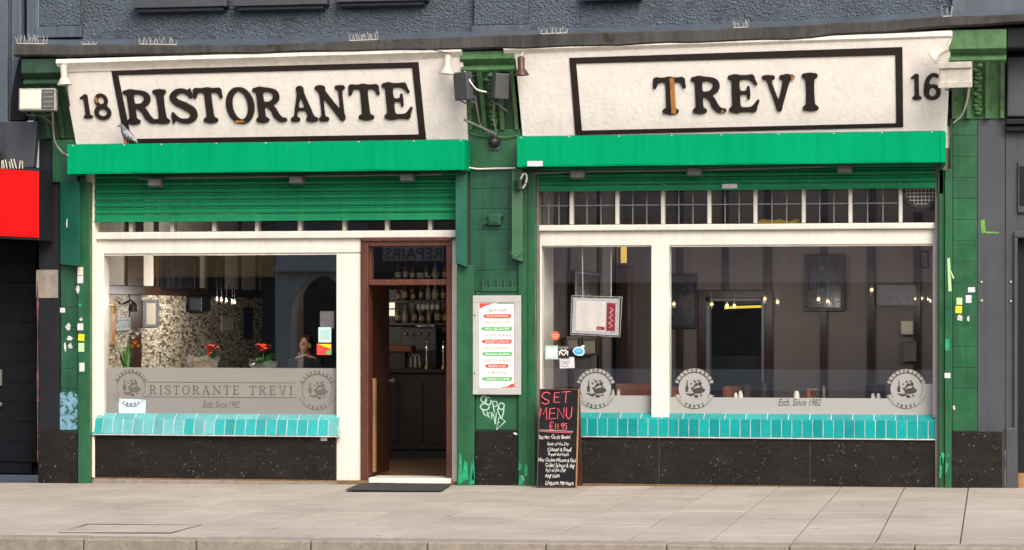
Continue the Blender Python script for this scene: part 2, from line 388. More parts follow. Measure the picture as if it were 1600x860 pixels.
class MB:
    def __init__(s): s.v = []; s.f = []
    def add(s, vs, fs):
        b = len(s.v); s.v += [Vector(x) for x in vs]; s.f += [[b + i for i in q] for q in fs]; return s
    def box(s, x0, x1, y0, y1, z0, z1):
        return s.add([(x0, y0, z0), (x1, y0, z0), (x1, y1, z0), (x0, y1, z0), (x0, y0, z1), (x1, y0, z1), (x1, y1, z1), (x0, y1, z1)],
                     [(0, 3, 2, 1), (4, 5, 6, 7), (0, 1, 5, 4), (1, 2, 6, 5), (2, 3, 7, 6), (3, 0, 4, 7)])
    def prism(s, pts, d):
        n = len(pts); d = Vector(d); pts = [Vector(p) for p in pts]
        return s.add(pts + [p + d for p in pts], [list(range(n))[::-1], list(range(n, 2 * n))] + [[i, (i + 1) % n, n + (i + 1) % n, n + i] for i in range(n)])
    def sweep(s, prof, a, b):
        """closed outline of (y, z) offsets carried from a to b"""
        a, b = Vector(a), Vector(b); n = len(prof)
        vs = [a + Vector((0, y, z)) for y, z in prof] + [b + Vector((0, y, z)) for y, z in prof]
        return s.add(vs, [list(range(n)), list(range(n, 2 * n))[::-1]] + [[i, n + i, n + (i + 1) % n, (i + 1) % n] for i in range(n)])
    def rings(s, rs, cap=True):
        n = len(rs[0]); vs = [p for r in rs for p in r]; fs = []
        for k in range(len(rs) - 1):
            for i in range(n):
                j = (i + 1) % n; fs.append([k * n + i, k * n + j, (k + 1) * n + j, (k + 1) * n + i])
        if cap: fs += [list(range(n))[::-1], [(len(rs) - 1) * n + i for i in range(n)]]
        return s.add(vs, fs)
    def tube(s, pts, r, n=6):
        pts = [Vector(p) for p in pts]; rs = []
        rr = r if isinstance(r, (list, tuple)) else [r] * len(pts)
        for i, p in enumerate(pts):
            t = (pts[min(i + 1, len(pts) - 1)] - pts[max(i - 1, 0)])
            t = t.normalized() if t.length > 1e-9 else Vector((0, 0, 1))
            a = t.cross(Vector((0, 0, 1)) if abs(t.z) < .9 else Vector((1, 0, 0))).normalized(); b = t.cross(a)
            rs.append([p + (a * math.cos(2 * math.pi * k / n) + b * math.sin(2 * math.pi * k / n)) * rr[i] for k in range(n)])
        return s.rings(rs)
    def lathe(s, c, prof, n=14, ax=None):
        """outline of (radius, height) turned round an axis through c"""
        c = Vector(c); q = (Vector(ax).normalized().to_track_quat('Z', 'Y') if ax is not None else None); rs = []
        for r, z in prof:
            ring = []
            for k in range(n):
                p = Vector((r * math.cos(2 * math.pi * k / n), r * math.sin(2 * math.pi * k / n), z))
                ring.append(c + (q @ p if q else p))
            rs.append(ring)
        return s.rings(rs)
    def ell(s, c, rx, ry, rz, n=12, rot=None):
        c = Vector(c); rs = []; m = n // 2
        for i in range(m + 1):
            th = math.pi * min(max(i / m, .02), .98); ring = []
            for k in range(n):
                p = Vector((rx * math.sin(th) * math.cos(2 * math.pi * k / n), ry * math.sin(th) * math.sin(2 * math.pi * k / n), -rz * math.cos(th)))
                ring.append(c + (rot @ p if rot else p))
            rs.append(ring)
        return s.rings(rs)
    def build(s, name, m, parent=None, bevel=0., smooth=False, loc=None, kind=None, label=None, seg=2):
        me = bpy.data.meshes.new(name); o = bpy.data.objects.new(name, me); COL.objects.link(o)
        if parent is not None:
            o.parent = parent; WM[o] = WM[parent]; inv = WM[parent].inverted()
        else:
            lc = Vector(loc) if loc is not None else Vector((0, 0, 0))
            o.location = lc; WM[o] = Matrix.Translation(lc); inv = WM[o].inverted()
        bm = bmesh.new(); vs = [bm.verts.new(inv @ p) for p in s.v]
        for q in s.f:
            try: bm.faces.new([vs[i] for i in q])
            except ValueError: pass
        bmesh.ops.recalc_face_normals(bm, faces=bm.faces)
        bm.to_mesh(me); bm.free()
        me.materials.append(m)
        if smooth:
            for p in me.polygons: p.use_smooth = True
            me.set_sharp_from_angle(angle=R(40))
        if bevel:
            b = o.modifiers.new('bevel', 'BEVEL'); b.width = bevel; b.segments = seg; b.limit_method = 'ANGLE'; b.angle_limit = R(35)
        if kind: o['kind'] = kind
        if label: o['label'] = label
        return o
def boxo(name, m, parent, x0, x1, y0, y1, z0, z1, bevel=0., **k):
    if parent is not None and z0 < .035 and z1 > .2 and y0 < .29: z0 = -.08      # feet run down past the gently sloping pavement
    return MB().box(x0, x1, y0, y1, z0, z1).build(name, m, parent, bevel, **k)

# ---- letter shapes: thick strokes melted together (distance field), traced to an outline
def cat_rom(p, n=10):
    p = [np.array(q, float) for q in p]; out = []
    for i in range(len(p) - 1):
        a, b, c, d = p[max(i - 1, 0)], p[i], p[i + 1], p[min(i + 2, len(p) - 1)]
        for k in range(n):
            t = k / n
            out.append(.5 * (2 * b + (c - a) * t + (2 * a - 5 * b + 4 * c - d) * t * t + (3 * b - a - 3 * c + d) * t ** 3))
    out.append(p[-1]); return out
def ringst(cx, cy, rx, ry, rs, rt):
    return [(cx + rx * math.cos(a), cy + ry * math.sin(a), rt + (rs - rt) * abs(math.cos(a))) for a in np.linspace(0, 2 * math.pi, 37)]
def bar(x0, x1, y, r=.075): return [(x0, y, r), (x1, y, r)]
GL = {
 'I': [[(.2, .12, .13), (.2, .5, .115), (.2, .88, .13)], bar(.09, .31, .08, .08), bar(.09, .31, .92, .08)],
 'R': [[(.22, .1, .13), (.22, .9, .125)], bar(.1, .35, .08, .08), bar(.08, .3, .92, .075),
       cat_rom([(.25, .92, .075), (.48, .92, .08), (.66, .83, .11), (.66, .66, .12), (.5, .54, .08), (.3, .52, .06)]),
       cat_rom([(.42, .5, .09), (.56, .36, .11), (.63, .2, .12), (.74, .09, .10), (.86, .08, .075)])],
 'S': [cat_rom([(.60, .74, .045), (.56, .83, .07), (.44, .91, .085), (.26, .88, .10), (.15, .74, .11), (.24, .60, .125), (.44, .49, .14), (.60, .36, .135), (.62, .20, .115), (.48, .09, .09), (.28, .10, .08), (.15, .2, .065), (.10, .30, .04)]),
       [(.60, .95, .035), (.62, .78, .05)], [(.09, .04, .035), (.10, .22, .05)]],
 'T': [bar(.14, .70, .91, .08), [(.12, .90, .08), (.08, .72, .055)], [(.72, .90, .08), (.76, .72, .055)], [(.42, .1, .13), (.42, .9, .115)], bar(.29, .55, .08, .08)],
 'O': [ringst(.42, .5, .31, .42, .125, .07)],
 'A': [[(.40, .92, .09), (.16, .1, .055)], [(.42, .92, .09), (.68, .1, .125)], bar(.26, .56, .36, .05), bar(.08, .26, .075, .075), bar(.56, .82, .075, .075), bar(.34, .46, .93, .07)],
 'N': [[(.17, .1, .07), (.17, .9, .07)], [(.16, .88, .12), (.74, .12, .12)], [(.76, .9, .075), (.76, .12, .075)], bar(.08, .28, .08, .075), bar(.05, .25, .92, .075), bar(.66, .86, .92, .075)],
 'E': [[(.22, .1, .13), (.22, .9, .125)], bar(.1, .60, .92, .075), [(.60, .91, .08), (.70, .74, .05)], bar(.22, .48, .52, .055), [(.52, .66, .045), (.52, .38, .045)], bar(.1, .62, .08, .08), [(.62, .09, .085), (.74, .30, .045)]],
 'V': [[(.18, .9, .085), (.46, .1, .08)], [(.72, .9, .13), (.48, .1, .09)], bar(.06, .32, .92, .075), bar(.56, .88, .92, .08)],
 '1': [[(.24, .1, .11), (.24, .9, .11)], bar(.12, .37, .07, .07), [(.22, .92, .07), (.06, .84, .05)]],
 '8': [ringst(.38, .72, .20, .20, .10, .075), ringst(.38, .27, .26, .20, .115, .085)],
 '6': [ringst(.40, .30, .25, .22, .125, .075), cat_rom([(.17, .34, .13), (.17, .58, .125), (.26, .80, .11), (.44, .92, .085), (.60, .88, .09)])],
}
OUTL = {}
def outline(ch, weight=1.0, res=84):
    """traced loops of a letter, scaled into the unit box; returns loops and width / height"""
    key = (ch, weight)
    if key in OUTL: return OUTL[key]
    n = res; xs = np.linspace(-.15, 1.15, int(n * 1.3)); ys = np.linspace(-.15, 1.15, int(n * 1.3))
    Xg, Yg = np.meshgrid(xs, ys); kk = 36.0; acc = np.zeros_like(Xg)
    for stq in GL[ch]:
        dm = np.full_like(Xg, 9.)
        for (a, b) in zip(stq[:-1], stq[1:]):
            ax, ay, ar = a; bx, by, br = b
            vx, vy = bx - ax, by - ay; L2 = vx * vx + vy * vy + 1e-9
            t = np.clip(((Xg - ax) * vx + (Yg - ay) * vy) / L2, 0, 1)
            dm = np.minimum(dm, np.hypot(Xg - ax - t * vx, Yg - ay - t * vy) - (ar + (br - ar) * t) * weight)
        acc += np.exp(-kk * dm)
    S = -np.log(acc) / kk
    seg = {}
    def ip(p, q):
        p, q = min(p, q), max(p, q); (i, j), (k, l) = p, q; a, b = S[i, j], S[k, l]; t = a / (a - b)
        ptc[(p, q)] = (xs[j] + (xs[l] - xs[j]) * t, ys[i] + (ys[k] - ys[i]) * t)
        return (p, q)
    ptc = {}
    H, Wd = S.shape; neg = S < 0
    code = neg[:-1, :-1] * 1 + neg[:-1, 1:] * 2 + neg[1:, 1:] * 4 + neg[1:, :-1] * 8
    T_ = {1: [(3, 0)], 2: [(0, 1)], 3: [(3, 1)], 4: [(1, 2)], 5: [(3, 2), (1, 0)], 6: [(0, 2)], 7: [(3, 2)], 8: [(2, 3)], 9: [(2, 0)], 10: [(0, 3), (2, 1)], 11: [(2, 1)], 12: [(1, 3)], 13: [(1, 0)], 14: [(0, 3)]}
    for i, j in zip(*np.nonzero((code > 0) & (code < 15))):
        i, j = int(i), int(j); c4 = [(i, j), (i, j + 1), (i + 1, j + 1), (i + 1, j)]
        for e0, e1 in T_[int(code[i, j])]:
            seg[ip(c4[e0], c4[(e0 + 1) % 4])] = ip(c4[e1], c4[(e1 + 1) % 4])
    loops = []
    while seg:
        s0, cur = seg.popitem(); lp = [s0]
        while cur != s0 and cur in seg:
            lp.append(cur); cur = seg.pop(cur)
        if len(lp) > 8: loops.append(np.array([ptc[e] for e in lp]))
    al = np.concatenate(loops); mn, mx = al.min(0), al.max(0)
    loops = [(l - mn) / (mx - mn) for l in loops]
    OUTL[key] = (loops, (mx - mn)[0] / (mx - mn)[1])
    return OUTL[key]
def loops_mesh(name, loops, thick, bev=0.):
    cu = bpy.data.curves.new('tmp', 'CURVE'); cu.dimensions = '2D'; cu.fill_mode = 'BOTH'; cu.extrude = thick / 2
    if bev: cu.bevel_depth = bev; cu.bevel_resolution = 1; cu.offset = -bev
    for l in loops:
        sp = cu.splines.new('POLY'); sp.points.add(len(l) - 1)
        sp.points.foreach_set('co', np.column_stack([l, np.zeros(len(l)), np.ones(len(l))]).ravel())
        sp.use_cyclic_u = True
    o = bpy.data.objects.new('tmp', cu); COL.objects.link(o)
    me = bpy.data.meshes.new_from_object(o.evaluated_get(bpy.context.evaluated_depsgraph_get()))
    bpy.data.objects.remove(o); bpy.data.curves.remove(cu); me.name = name
    return me
def mesh_to(name, me, m, parent, mtx, smooth=False, label=None):
    """link me (drawn in its own x-y plane, z towards the viewer) through the world matrix mtx, as a child of parent"""
    me.transform(WM[parent].inverted() @ mtx); me.materials.clear(); me.materials.append(m)
    o = bpy.data.objects.new(name, me); COL.objects.link(o); o.parent = parent; WM[o] = WM[parent]
    if label: o['label'] = label
    return o
def frame_m(o, ex, ey):
    """matrix whose x runs along ex, y along ey, z out of the plane"""
    ex, ey = Vector(ex), Vector(ey); ez = ex.normalized().cross(ey.normalized()).normalized()
    m = Matrix.Identity(4)
    for i in range(3): m[i][0], m[i][1], m[i][2], m[i][3] = ex[i], ey[i], ez[i], Vector(o)[i]
    return m
FACE = lambda x, y, z: frame_m((x, y, z), (1, 0, 0), (0, 0, 1))      # a plane facing the street
def text_mesh(body, size=1., align='CENTER', shear=0., thick=.002, spacing=1.):
    cu = bpy.data.curves.new('tmp', 'FONT'); cu.body = body; cu.size = size; cu.align_x = align; cu.shear = shear; cu.extrude = thick / 2
    cu.space_character = spacing; cu.resolution_u = 3
    o = bpy.data.objects.new('tmp', cu); COL.objects.link(o)
    me = bpy.data.meshes.new_from_object(o.evaluated_get(bpy.context.evaluated_depsgraph_get()))
    bpy.data.objects.remove(o); bpy.data.curves.remove(cu); return me
def fit_text(name, body, m, parent, x0, x1, z0, z1, y, shear=0., thick=.002, flip=False):
    """a line of print fitted to a box on a plane facing the street"""
    me = text_mesh(body, 1., 'LEFT', shear, thick)
    if not me.vertices: return None
    co = np.array([v.co[:] for v in me.vertices]); mn, mx = co.min(0), co.max(0)
    sx, sz = (x1 - x0) / (mx[0] - mn[0]), (z1 - z0) / (mx[1] - mn[1])
    mt = FACE(x0, y, z0) @ Matrix.Diagonal((sx, sz, 1, 1)) @ Matrix.Translation((-mn[0], -mn[1], 0))
    me.name = name
    return mesh_to(name, me, m, parent, mt)
def ribbons(name, lines, w, m, parent, fr, thick=.002, kind=None, taper=True):
    """hand-drawn strokes: each polyline (x, y on the plane fr) becomes a flat ribbon w wide"""
    b = MB()
    for k, l in enumerate(lines):
        l = [Vector((p[0], p[1], 0)) for p in l]; off = (k % 7) * .00025
        L, Rr = [], []
        for i, p in enumerate(l):
            t = l[min(i + 1, len(l) - 1)] - l[max(i - 1, 0)]
            if t.length < 1e-9: t = Vector((1, 0, 0))
            t.normalize(); nn = Vector((-t.y, t.x, 0)); ww = w / 2 * (.75 if taper and i in (0, len(l) - 1) else 1)
            L.append(p + nn * ww); Rr.append(p - nn * ww)
        n = len(l)
        top = [fr @ (p + Vector((0, 0, thick + off))) for p in L + Rr]; bot = [fr @ p for p in L + Rr]
        fs = [[i, i + 1, n + i + 1, n + i] for i in range(n - 1)] + [[2 * n + i, 2 * n + n + i, 2 * n + n + i + 1, 2 * n + i + 1] for i in range(n - 1)]
        fs += [[i, 2 * n + i, 2 * n + i + 1, i + 1] for i in range(n - 1)] + [[n + i, n + i + 1, 3 * n + i + 1, 3 * n + i] for i in range(n - 1)]
        fs += [[0, n, 3 * n, 2 * n], [n - 1, 3 * n - 1, 4 * n - 1, 2 * n - 1]]
        b.add(top + bot, fs)
    o = b.build(name, m, parent)
    if kind: o['kind'] = kind
    return o
def disc_pts(cx, cz, rx, rz, y, n=28, a0=0., a1=2 * math.pi):
    return [Vector((cx + rx * math.cos(a0 + (a1 - a0) * i / n), y, cz + rz * math.sin(a0 + (a1 - a0) * i / n))) for i in range(n if a1 - a0 > 6.2 else n + 1)]


# ================================================================== ground
YK = atz(800, 844, 0).y          # back of the kerb
YKF = YK - .30
XA, XB = -13., 13.
pav = boxo('pavement', M['bed'], None, XA, XB, YK, .3, -.16, -.012, kind='structure')
cw = .635; X0 = XX(1120); k0 = int((XA - X0) / cw)
rr = random.Random(3); nsl = 0
for k in range(-17, 14):
    xa = X0 + k * cw; y = .0; first = True
    nat_y = [0.0]
    yy = -rr.uniform(.35, .95)
    while yy > YK + .35:
        nat_y.append(yy); yy -= rr.choice([.62, .76, .92, .92, 1.2])
    nat_y.append(YK)
    for a, b in zip(nat_y[:-1], nat_y[1:]):
        j = .005; dz = rr.uniform(-.002, .0015)
        boxo('paving_slab', M['slab'], pav, xa + j, xa + cw - j, b + j, a - j, -.05, dz, .004, seg=1)
        nsl += 1
kerb = boxo('kerb', M['bed'], None, XA, XB, YKF + .01, YK - .002, -.3, -.02, kind='structure')
x = XX(853 + 0) - 40; kx = atz(853, 850, 0).x
k = -12
for k in range(-12, 14):
    xa = kx + k * .935
    boxo('kerb_stone', M['kerb'], kerb, xa + .004, xa + .931, YKF, YK - .008, -.4, .002 + rr.uniform(-.003, .003), .012)
boxo('road', M['road'], None, -60, 60, -29.2, YKF, -.35, -.17, kind='structure')
boxo('ground', M['slab'], None, -120, 120, -120, 60, -.8, -.36, kind='structure')
boxo('far_pavement', M['slab'], None, -60, 60, -33.9, -29.2, -.35, .0, kind='structure')
SLOPE = .007                      # the street falls slightly towards the left
for o in (pav, kerb): o.rotation_euler = (0, -math.atan(SLOPE), 0); o.location.z -= .006
def gz(x): return SLOPE * x - .006
cov = thing('inspection_cover', 'row of three small stone covers framed by dark gaps near the kerb on the left', 'cover', at(200, 834, 0) * 0 + Vector((atz(200, 826, -.025).x, atz(200, 826, -.025).y, gz(atz(200, 826, 0).x))))
CZ = gz(atz(200, 826, -.02).x)
def onp(u, v, d):
    p = atz(u, v, CZ + d)
    p = atz(u, v, gz(p.x) + d); return p
q = [onp(90, 833, .001), onp(268, 834, .001), onp(316, 820, .001), onp(136, 819, .001)]
MB().prism(q, (0, 0, .0018)).build('frame', M['bed'], cov)
for a, b, c, d in ((92, 150.5, 195, 138), (152.5, 212, 250, 197), (214, 266.5, 313, 252.5)):
    MB().prism([onp(a, 832.3, .001), onp(b, 832.6, .001), onp(c, 821, .001), onp(d, 821, .001)], (0, 0, .004)).build('plate', M['slab'], cov)

# ================================================================== building shell and rooms
ZLED = 4.42
bl = thing('upper_wall', 'rough blue-grey painted upper storey wall above both white signs', 'wall', (XX(700), .3, ZZ(70)))
zl0 = ZZ(100)
boxo('wall', M['wall'], bl, XX(62), XX(1487), .02, .4, zl0 - .7, 7.2)
boxo('rough_block', M['wall'], bl, XX(62), XX(127), -.05, .018, ZZ(42, 0, 95), 7.2, .01)
boxo('block_base', M['wallflat'], bl, XX(58), XX(130), -.07, .018, ZZ(60, 0, 95), ZZ(42.5, 0, 95), .008)
boxo('pier', M['wall'], bl, XX(742), XX(826), -.05, .018, ZZ(40, 0, 785), 7.2, .01)
boxo('pier_base', M['wallflat'], bl, XX(738), XX(830), -.07, .018, ZZ(52, 0, 785), ZZ(40.5, 0, 785), .008)
boxo('end_pier', M['wallflat'], bl, XX(1487) + .002, XX(1760), -.04, .4, ZZ(30, 0, 1550), 7.2, .01)
for a, b, v in ((218, 352, 14), (375, 508, 11), (535, 664, 5)):
    xa, xb = XX(a), XX(b); z = ZZ(v + 8, 0, (a + b) / 2)
    f = MB().sweep([(0, 0), (-.10, .02), (-.10, .055), (0, .055)], (xa, .02, z), (xb, .02, z)).build('window_sill', M['nbr'], bl, .004)
    boxo('sill_moulding', M['nbr'], bl, xa - .03, xb + .05, -.13, .018, z + .057, z + .15, .006)
xa, xb = XX(912), XX(1004); z = ZZ(2, 0, 960)
boxo('window_sill', M['nbr'], bl, xa, xb, -.1, .018, z, z + .1, .006)

# weathered flashing ledge that runs over both shops, slightly wavy
led = thing('lead_ledge', 'dark weathered lead ledge running along above both signs', 'ledge', at(800, 75, -.2))
rs = []
N = 46
for i in range(N + 1):
    u = 22 + (1760 - 22) * i / N
    vb = float(np.interp(u, [22, 200, 400, 720, 860, 1050, 1240, 1487, 1600, 1760], [89, 87, 84, 78, 75.5, 69, 62, 43, 37, 30]))
    vt = float(np.interp(u, [22, 200, 400, 720, 860, 1050, 1240, 1487, 1600, 1760], [69, 70, 70, 57, 53, 48, 40, 25.5, 23, 18]))
    p, q = at(u, vb, -.50), at(u, vt, -.50)
    w = .006 * math.sin(i * 1.7) + rr.uniform(-.004, .004)
    rs.append([Vector((p.x, -.48, p.z + w)), Vector((p.x, -.505, p.z + .02 + w)), Vector((p.x, -.50 + w, q.z - .015)), Vector((p.x, -.48, q.z + w * .5)), Vector((p.x, .05, q.z + .07)), Vector((p.x, .05, p.z + .02))])
MB().rings(rs).build('flashing', M['lead'], led, smooth=False)
rs2 = [[r[3] + Vector((0, .06, -.003)), r[3] + Vector((0, .06, .012)), r[4] + Vector((0, -.02, .045)), r[4] + Vector((0, -.02, -.01))] for r in rs]
MB().rings(rs2).build('painted_top', M['wallflat'], led)
def led_z(x): 
    for a, b in zip(rs[:-1], rs[1:]):
        if a[3].x <= x <= b[3].x:
            t = (x - a[3].x) / (b[3].x - a[3].x); return a[3].z + (b[3].z - a[3].z) * t
    return rs[-1][3].z

# solid masonry round the rooms
XLI = XX(158, .25); XPL = XX(722, .1); XPR = XX(846, .2); XRI = XX(1462, .25)
YB = 6.4; ZC = 3.45
def struct(name, m, *b, **k): return boxo(name, m, None, *b, kind='structure', **k)
struct('party_wall', M['cream'], XLI - .45, XLI, .03, YB, -.1, ZC)
struct('centre_wall', M['taupe'], XPL, XPR - .002, .03, YB, -.1, ZC)
struct('end_wall', M['taupe'], XRI, XRI + .5, .03, YB, -.1, ZC)
struct('floor', M['floor'], XLI - .45, XRI + .5, .03, YB + 3.4, -.11, .02)
struct('ceiling', M['cream'], XLI - .5, XRI + .5, .03, YB + 3.4, ZC + .002, ZC + .3)
struct('core_wall', M['nbr'], XLI - .5, XRI + .55, .03, .38, ZC + .31, zl0 - .71)
struct('roof', M['nbr'], XLI - 4, XRI + 4, .42, YB + 3.6, 7.0, 7.3)
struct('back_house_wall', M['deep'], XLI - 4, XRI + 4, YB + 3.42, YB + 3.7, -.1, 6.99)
# back walls with the kitchen doorway at the right
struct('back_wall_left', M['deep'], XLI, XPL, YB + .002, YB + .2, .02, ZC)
dxa, dxb, dzt = XX(1103, YB), XX(1196, YB), ZZ(466, YB, 1150)
struct('back_wall_middle', M['taupe'], XPR, dxa, YB + .002, YB + .2, .02, ZC)
struct('back_wall_right', M['taupe'], dxb, XRI, YB + .002, YB + .2, .02, ZC)
struct('back_wall_lintel', M['taupe'], dxa + .001, dxb - .001, YB + .003, YB + .19, dzt, ZC)
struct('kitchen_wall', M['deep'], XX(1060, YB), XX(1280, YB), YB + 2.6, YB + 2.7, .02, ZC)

# ================================================================== pilasters and brackets
def corbel(root, xa, xb, vt, vm, vb, u, m, md, leaf=True):
    zt, zm, zb = ZZ(vt, -.42, u), ZZ(vm, -.40, u), ZZ(vb, -.02, u)
    MB().sweep([(.4, 0), (-.01, 0), (-.03, .02), (-.03, .05), (.0, .07), (-.015, .09), (-.06, .11), (-.08, .13), (-.08, zt - zm), (.4, zt - zm)],
               (xa - .02, -.36, zm), (xb + .02, -.36, zm)).build('cap_moulding', m, root, smooth=True)
    n = 12
    def cur(s): return -.03 - .33 * s ** 1.5
    def blade(x0, x1, pr, name, mm):
        rs = []
        for i in range(n + 1):
            s = i / n; z = zb + (zm - .002 - zb) * s; y = cur(s) - pr
            rs.append([Vector((x0, y, z)), Vector((x1, y, z)), Vector((x1, .019, z)), Vector((x0, .019, z))])
        return MB().rings(rs).build(name, mm, root, smooth=True)
    w = xb - xa
    blade(xa, xb, 0, 'scroll_panel', md)
    for a, b, p in ((0, .07, .05), (.28, .36, .055), (.64, .72, .055), (.93, 1, .05)):
        blade(xa + w * a, xa + w * b, p, 'rib', m)
    if leaf:
        b = MB()
        for i in range(13):
            s = .10 + .84 * i / 12; z = zb + (zm - zb) * s
            b.ell((xa + w * .5 + .02 * math.sin(i * 2.2), cur(s) - .005, z), .045 + .012 * (i % 2), .035, .026, 8)
            b.ell((xa + w * (.455 if i % 2 else .545), cur(s) - .01, z + .015), .022, .03, .03, 8)
        b.build('leaf_ornament', m, root, smooth=True)

def tiles(root, m, xa, xb, zs, y, name='tile', cols=1):
    w = (xb - xa) / cols
    for c in range(cols):
        for z0, z1 in zip(zs[:-1], zs[1:]):
            boxo(name, m, root, xa + c * w + .0015, xa + (c + 1) * w - .0015, y - .012, y + .001, min(z0, z1) + .0015, max(z0, z1) - .0015, .0035)

# --- left
pl = thing('pilaster', 'pilaster left of the number 18 sign, half slate and half sticker-covered green', 'pilaster', (XX(92), 0, 0))
boxo('slate_shaft', M['nbrdark'], pl, XX(62), XX(94.5), -.02, .6, .0, ZZ(216, 0, 78))
boxo('green_shaft', M['green3'], pl, XX(95), XX(124), .0, .6, .0, ZZ(218, 0, 110))
tiles(pl, M['green3'], XX(95.5), XX(123.5), [ZZ(v, 0, 110) for v in range(672, 416, -32)], .0)
boxo('granite_plinth', M['granite'], pl, XX(62), XX(123), -.045, -.021, .0, ZZ(674, 0, 95), .004)
boxo('edge_strip', M['green'], pl, XX(124.2), XX(143), -.05, .3, .0, ZZ(285, 0, 133), .006)
boxo('bare_patch', M['beige'], pl, XX(57, -.02), XX(92), -.032, -.019, ZZ(466, 0, 75), ZZ(422, 0, 75), .003)
MB().prism([(XX(97), -.06, ZZ(285, 0, 100)), (XX(97), -.06, ZZ(413, 0, 100)), (XX(131), -.16, ZZ(417, 0, 130)), (XX(131), -.16, ZZ(285, 0, 130))], (0, .06, 0)).build('guide_cover', M['teal'], pl, .004)
boxo('fresh_paint_block', M['green'], pl, XX(85), XX(124), -.06, -.022, ZZ(285, 0, 110), ZZ(219, 0, 110), .004)
corbel(pl, XX(60), XX(122), 92, 133, 217, 85, M['corbeld'], M['corbeld'], False)
MB().tube([(XX(60.5), -.03, ZZ(v, 0, 62)) for v in (440, 470, 520, 600, 700, 722)], [.006, .014, .006, .012, .005, .008], 6).build('rusty_edge', mat('rusty_red_edge', (.13, .03, .025), .7, .7, 14, wear=((.03, .03, .035), .5, 9)), pl)
MB().prism([(XX(92.5), -.0145, ZZ(672, 0, 100)), (XX(121), -.0145, ZZ(671, 0, 100)), (XX(123), -.0145, ZZ(618, 0, 100)), (XX(112), -.0145, ZZ(612, 0, 100)), (XX(93), -.0145, ZZ(614, 0, 100))], (0, .002, 0)).build('blue_paint_patch', M['bluepaint'], pl)

# --- middle
pm = thing('pilaster', 'green pilaster between the two shopfronts carrying the white menu case', 'pilaster', (XX(772), 0, 0))
boxo('shaft', M['green3'], pm, XX(733), XX(810.5), .0, .5, .0, ZZ(204, 0, 772))
tiles(pm, M['green3'], XX(734), XX(810), [ZZ(v, 0, 772) for v in range(455, 262, -32)], .0)
tiles(pm, M['green'], XX(743.5), XX(809.8), [ZZ(672, 0, 772), ZZ(620, 0, 772), ZZ(456, 0, 772)], .0, 'lower_panel')
boxo('head_block', M['green'], pm, XX(733.5), XX(815), -.055, -.0125, ZZ(263, 0, 772), ZZ(203, 0, 772), .006)
boxo('granite_plinth', M['granite'], pm, XX(744), XX(810), -.03, -.0015, .0, ZZ(673.5, 0, 772), .004)
boxo('edge_strip', M['green'], pm, XX(715.5), XX(742.5), -.055, .3, .0, ZZ(415, 0, 730), .006)
boxo('edge_strip', M['green'], pm, XX(811.2), XX(838), -.055, .3, .0, ZZ(262, 0, 825), .006)
boxo('edge_bead', M['green2'], pm, XX(826), XX(830), -.066, -.056, .002, ZZ(262, 0, 825), .003)
MB().prism([(XX(716), -.14, ZZ(268, 0, 725)), (XX(716), -.14, ZZ(411, 0, 725)), (XX(733), -.14, ZZ(418, 0, 725)), (XX(733), -.14, ZZ(268, 0, 725))], (0, .083, 0)).build('guide_cover', M['teal'], pm, .004)
MB().prism([(XX(804), -.16, ZZ(265, 0, 812)), (XX(804), -.16, ZZ(404, 0, 812)), (XX(820), -.10, ZZ(410, 0, 812)), (XX(820), -.10, ZZ(265, 0, 812))], (0, .044, 0)).build('guide_cover', M['green'], pm, .004)
MB().tube([(XX(802), -.17, ZZ(395, 0, 810)), (XX(808), -.2, ZZ(402, 0, 810)), (XX(819), -.13, ZZ(397, 0, 810)), (XX(822), -.12, ZZ(392, 0, 810))], .007).build('hook', M['green'], pm)
corbel(pm, XX(735), XX(812), 80, 112, 204, 772, M['corbel'], M['corbeld'])
b = MB()
for px, pz0, pz1, w in ((717, 757, 706, 8), (724, 752, 718, 10), (735, 758, 722, 8), (739, 750, 711, 5)):
    b.prism([(XX(px), -.058, ZZ(pz0, 0, 728)), (XX(px + w), -.058, ZZ(pz0 - 3, 0, 728)), (XX(px + w - 2), -.058, ZZ(pz1 + 6, 0, 728)), (XX(px + 3), -.058, ZZ(pz1, 0, 728))], (0, .0024, 0))
b.build('bright_paint_daub', M['wet'], pm)
b = MB()
for px, v0, v1, w in ((812, 758, 742, 7), (811, 735, 722, 5), (820, 745, 724, 6)):
    b.prism([(XX(px), -.0585, ZZ(v0, 0, 815)), (XX(px + w), -.0585, ZZ(v0 - 2, 0, 815)), (XX(px + w), -.0585, ZZ(v1 + 4, 0, 815)), (XX(px + 2), -.0585, ZZ(v1, 0, 815))], (0, .0024, 0))
b.build('bright_paint_daub', M['wet'], pm)
# spray tag: looping letters drawn over the lower panel
gx = lambda u, v: (XX(u) , ZZ(v, 0, 772))
def loopc(u, v, ru, rv, a0=0, a1=360, n=14): return [gx(u + ru * math.cos(R(a0 + (a1 - a0) * i / n)), v - rv * math.sin(R(a0 + (a1 - a0) * i / n))) for i in range(n + 1)]
gl = [loopc(756.5, 624, 4.5, 5), loopc(763, 627, 4.5, 6, 60, 380), loopc(758, 636, 7, 5, 20, 370), [gx(*p) for p in ((769, 626), (771, 634), (773, 645))], [gx(*p) for p in ((770, 627), (777, 628), (777, 634), (772, 636))],
      loopc(784, 635, 4.5, 5, 0, 340), [gx(*p) for p in ((780, 632), (778, 642), (783, 653))], [gx(*p) for p in ((788, 633), (787, 645), (784, 655))],
      [gx(*p) for p in ((754, 640), (757, 648), (761, 651), (760, 642), (765, 653))], [gx(*p) for p in ((763, 646), (769, 645), (768, 657), (771, 646), (774, 661))],
      [gx(*p) for p in ((776, 645), (774, 663), (781, 660))], [gx(*p) for p in ((780, 652), (776, 672), (790, 658), (780, 652))]]
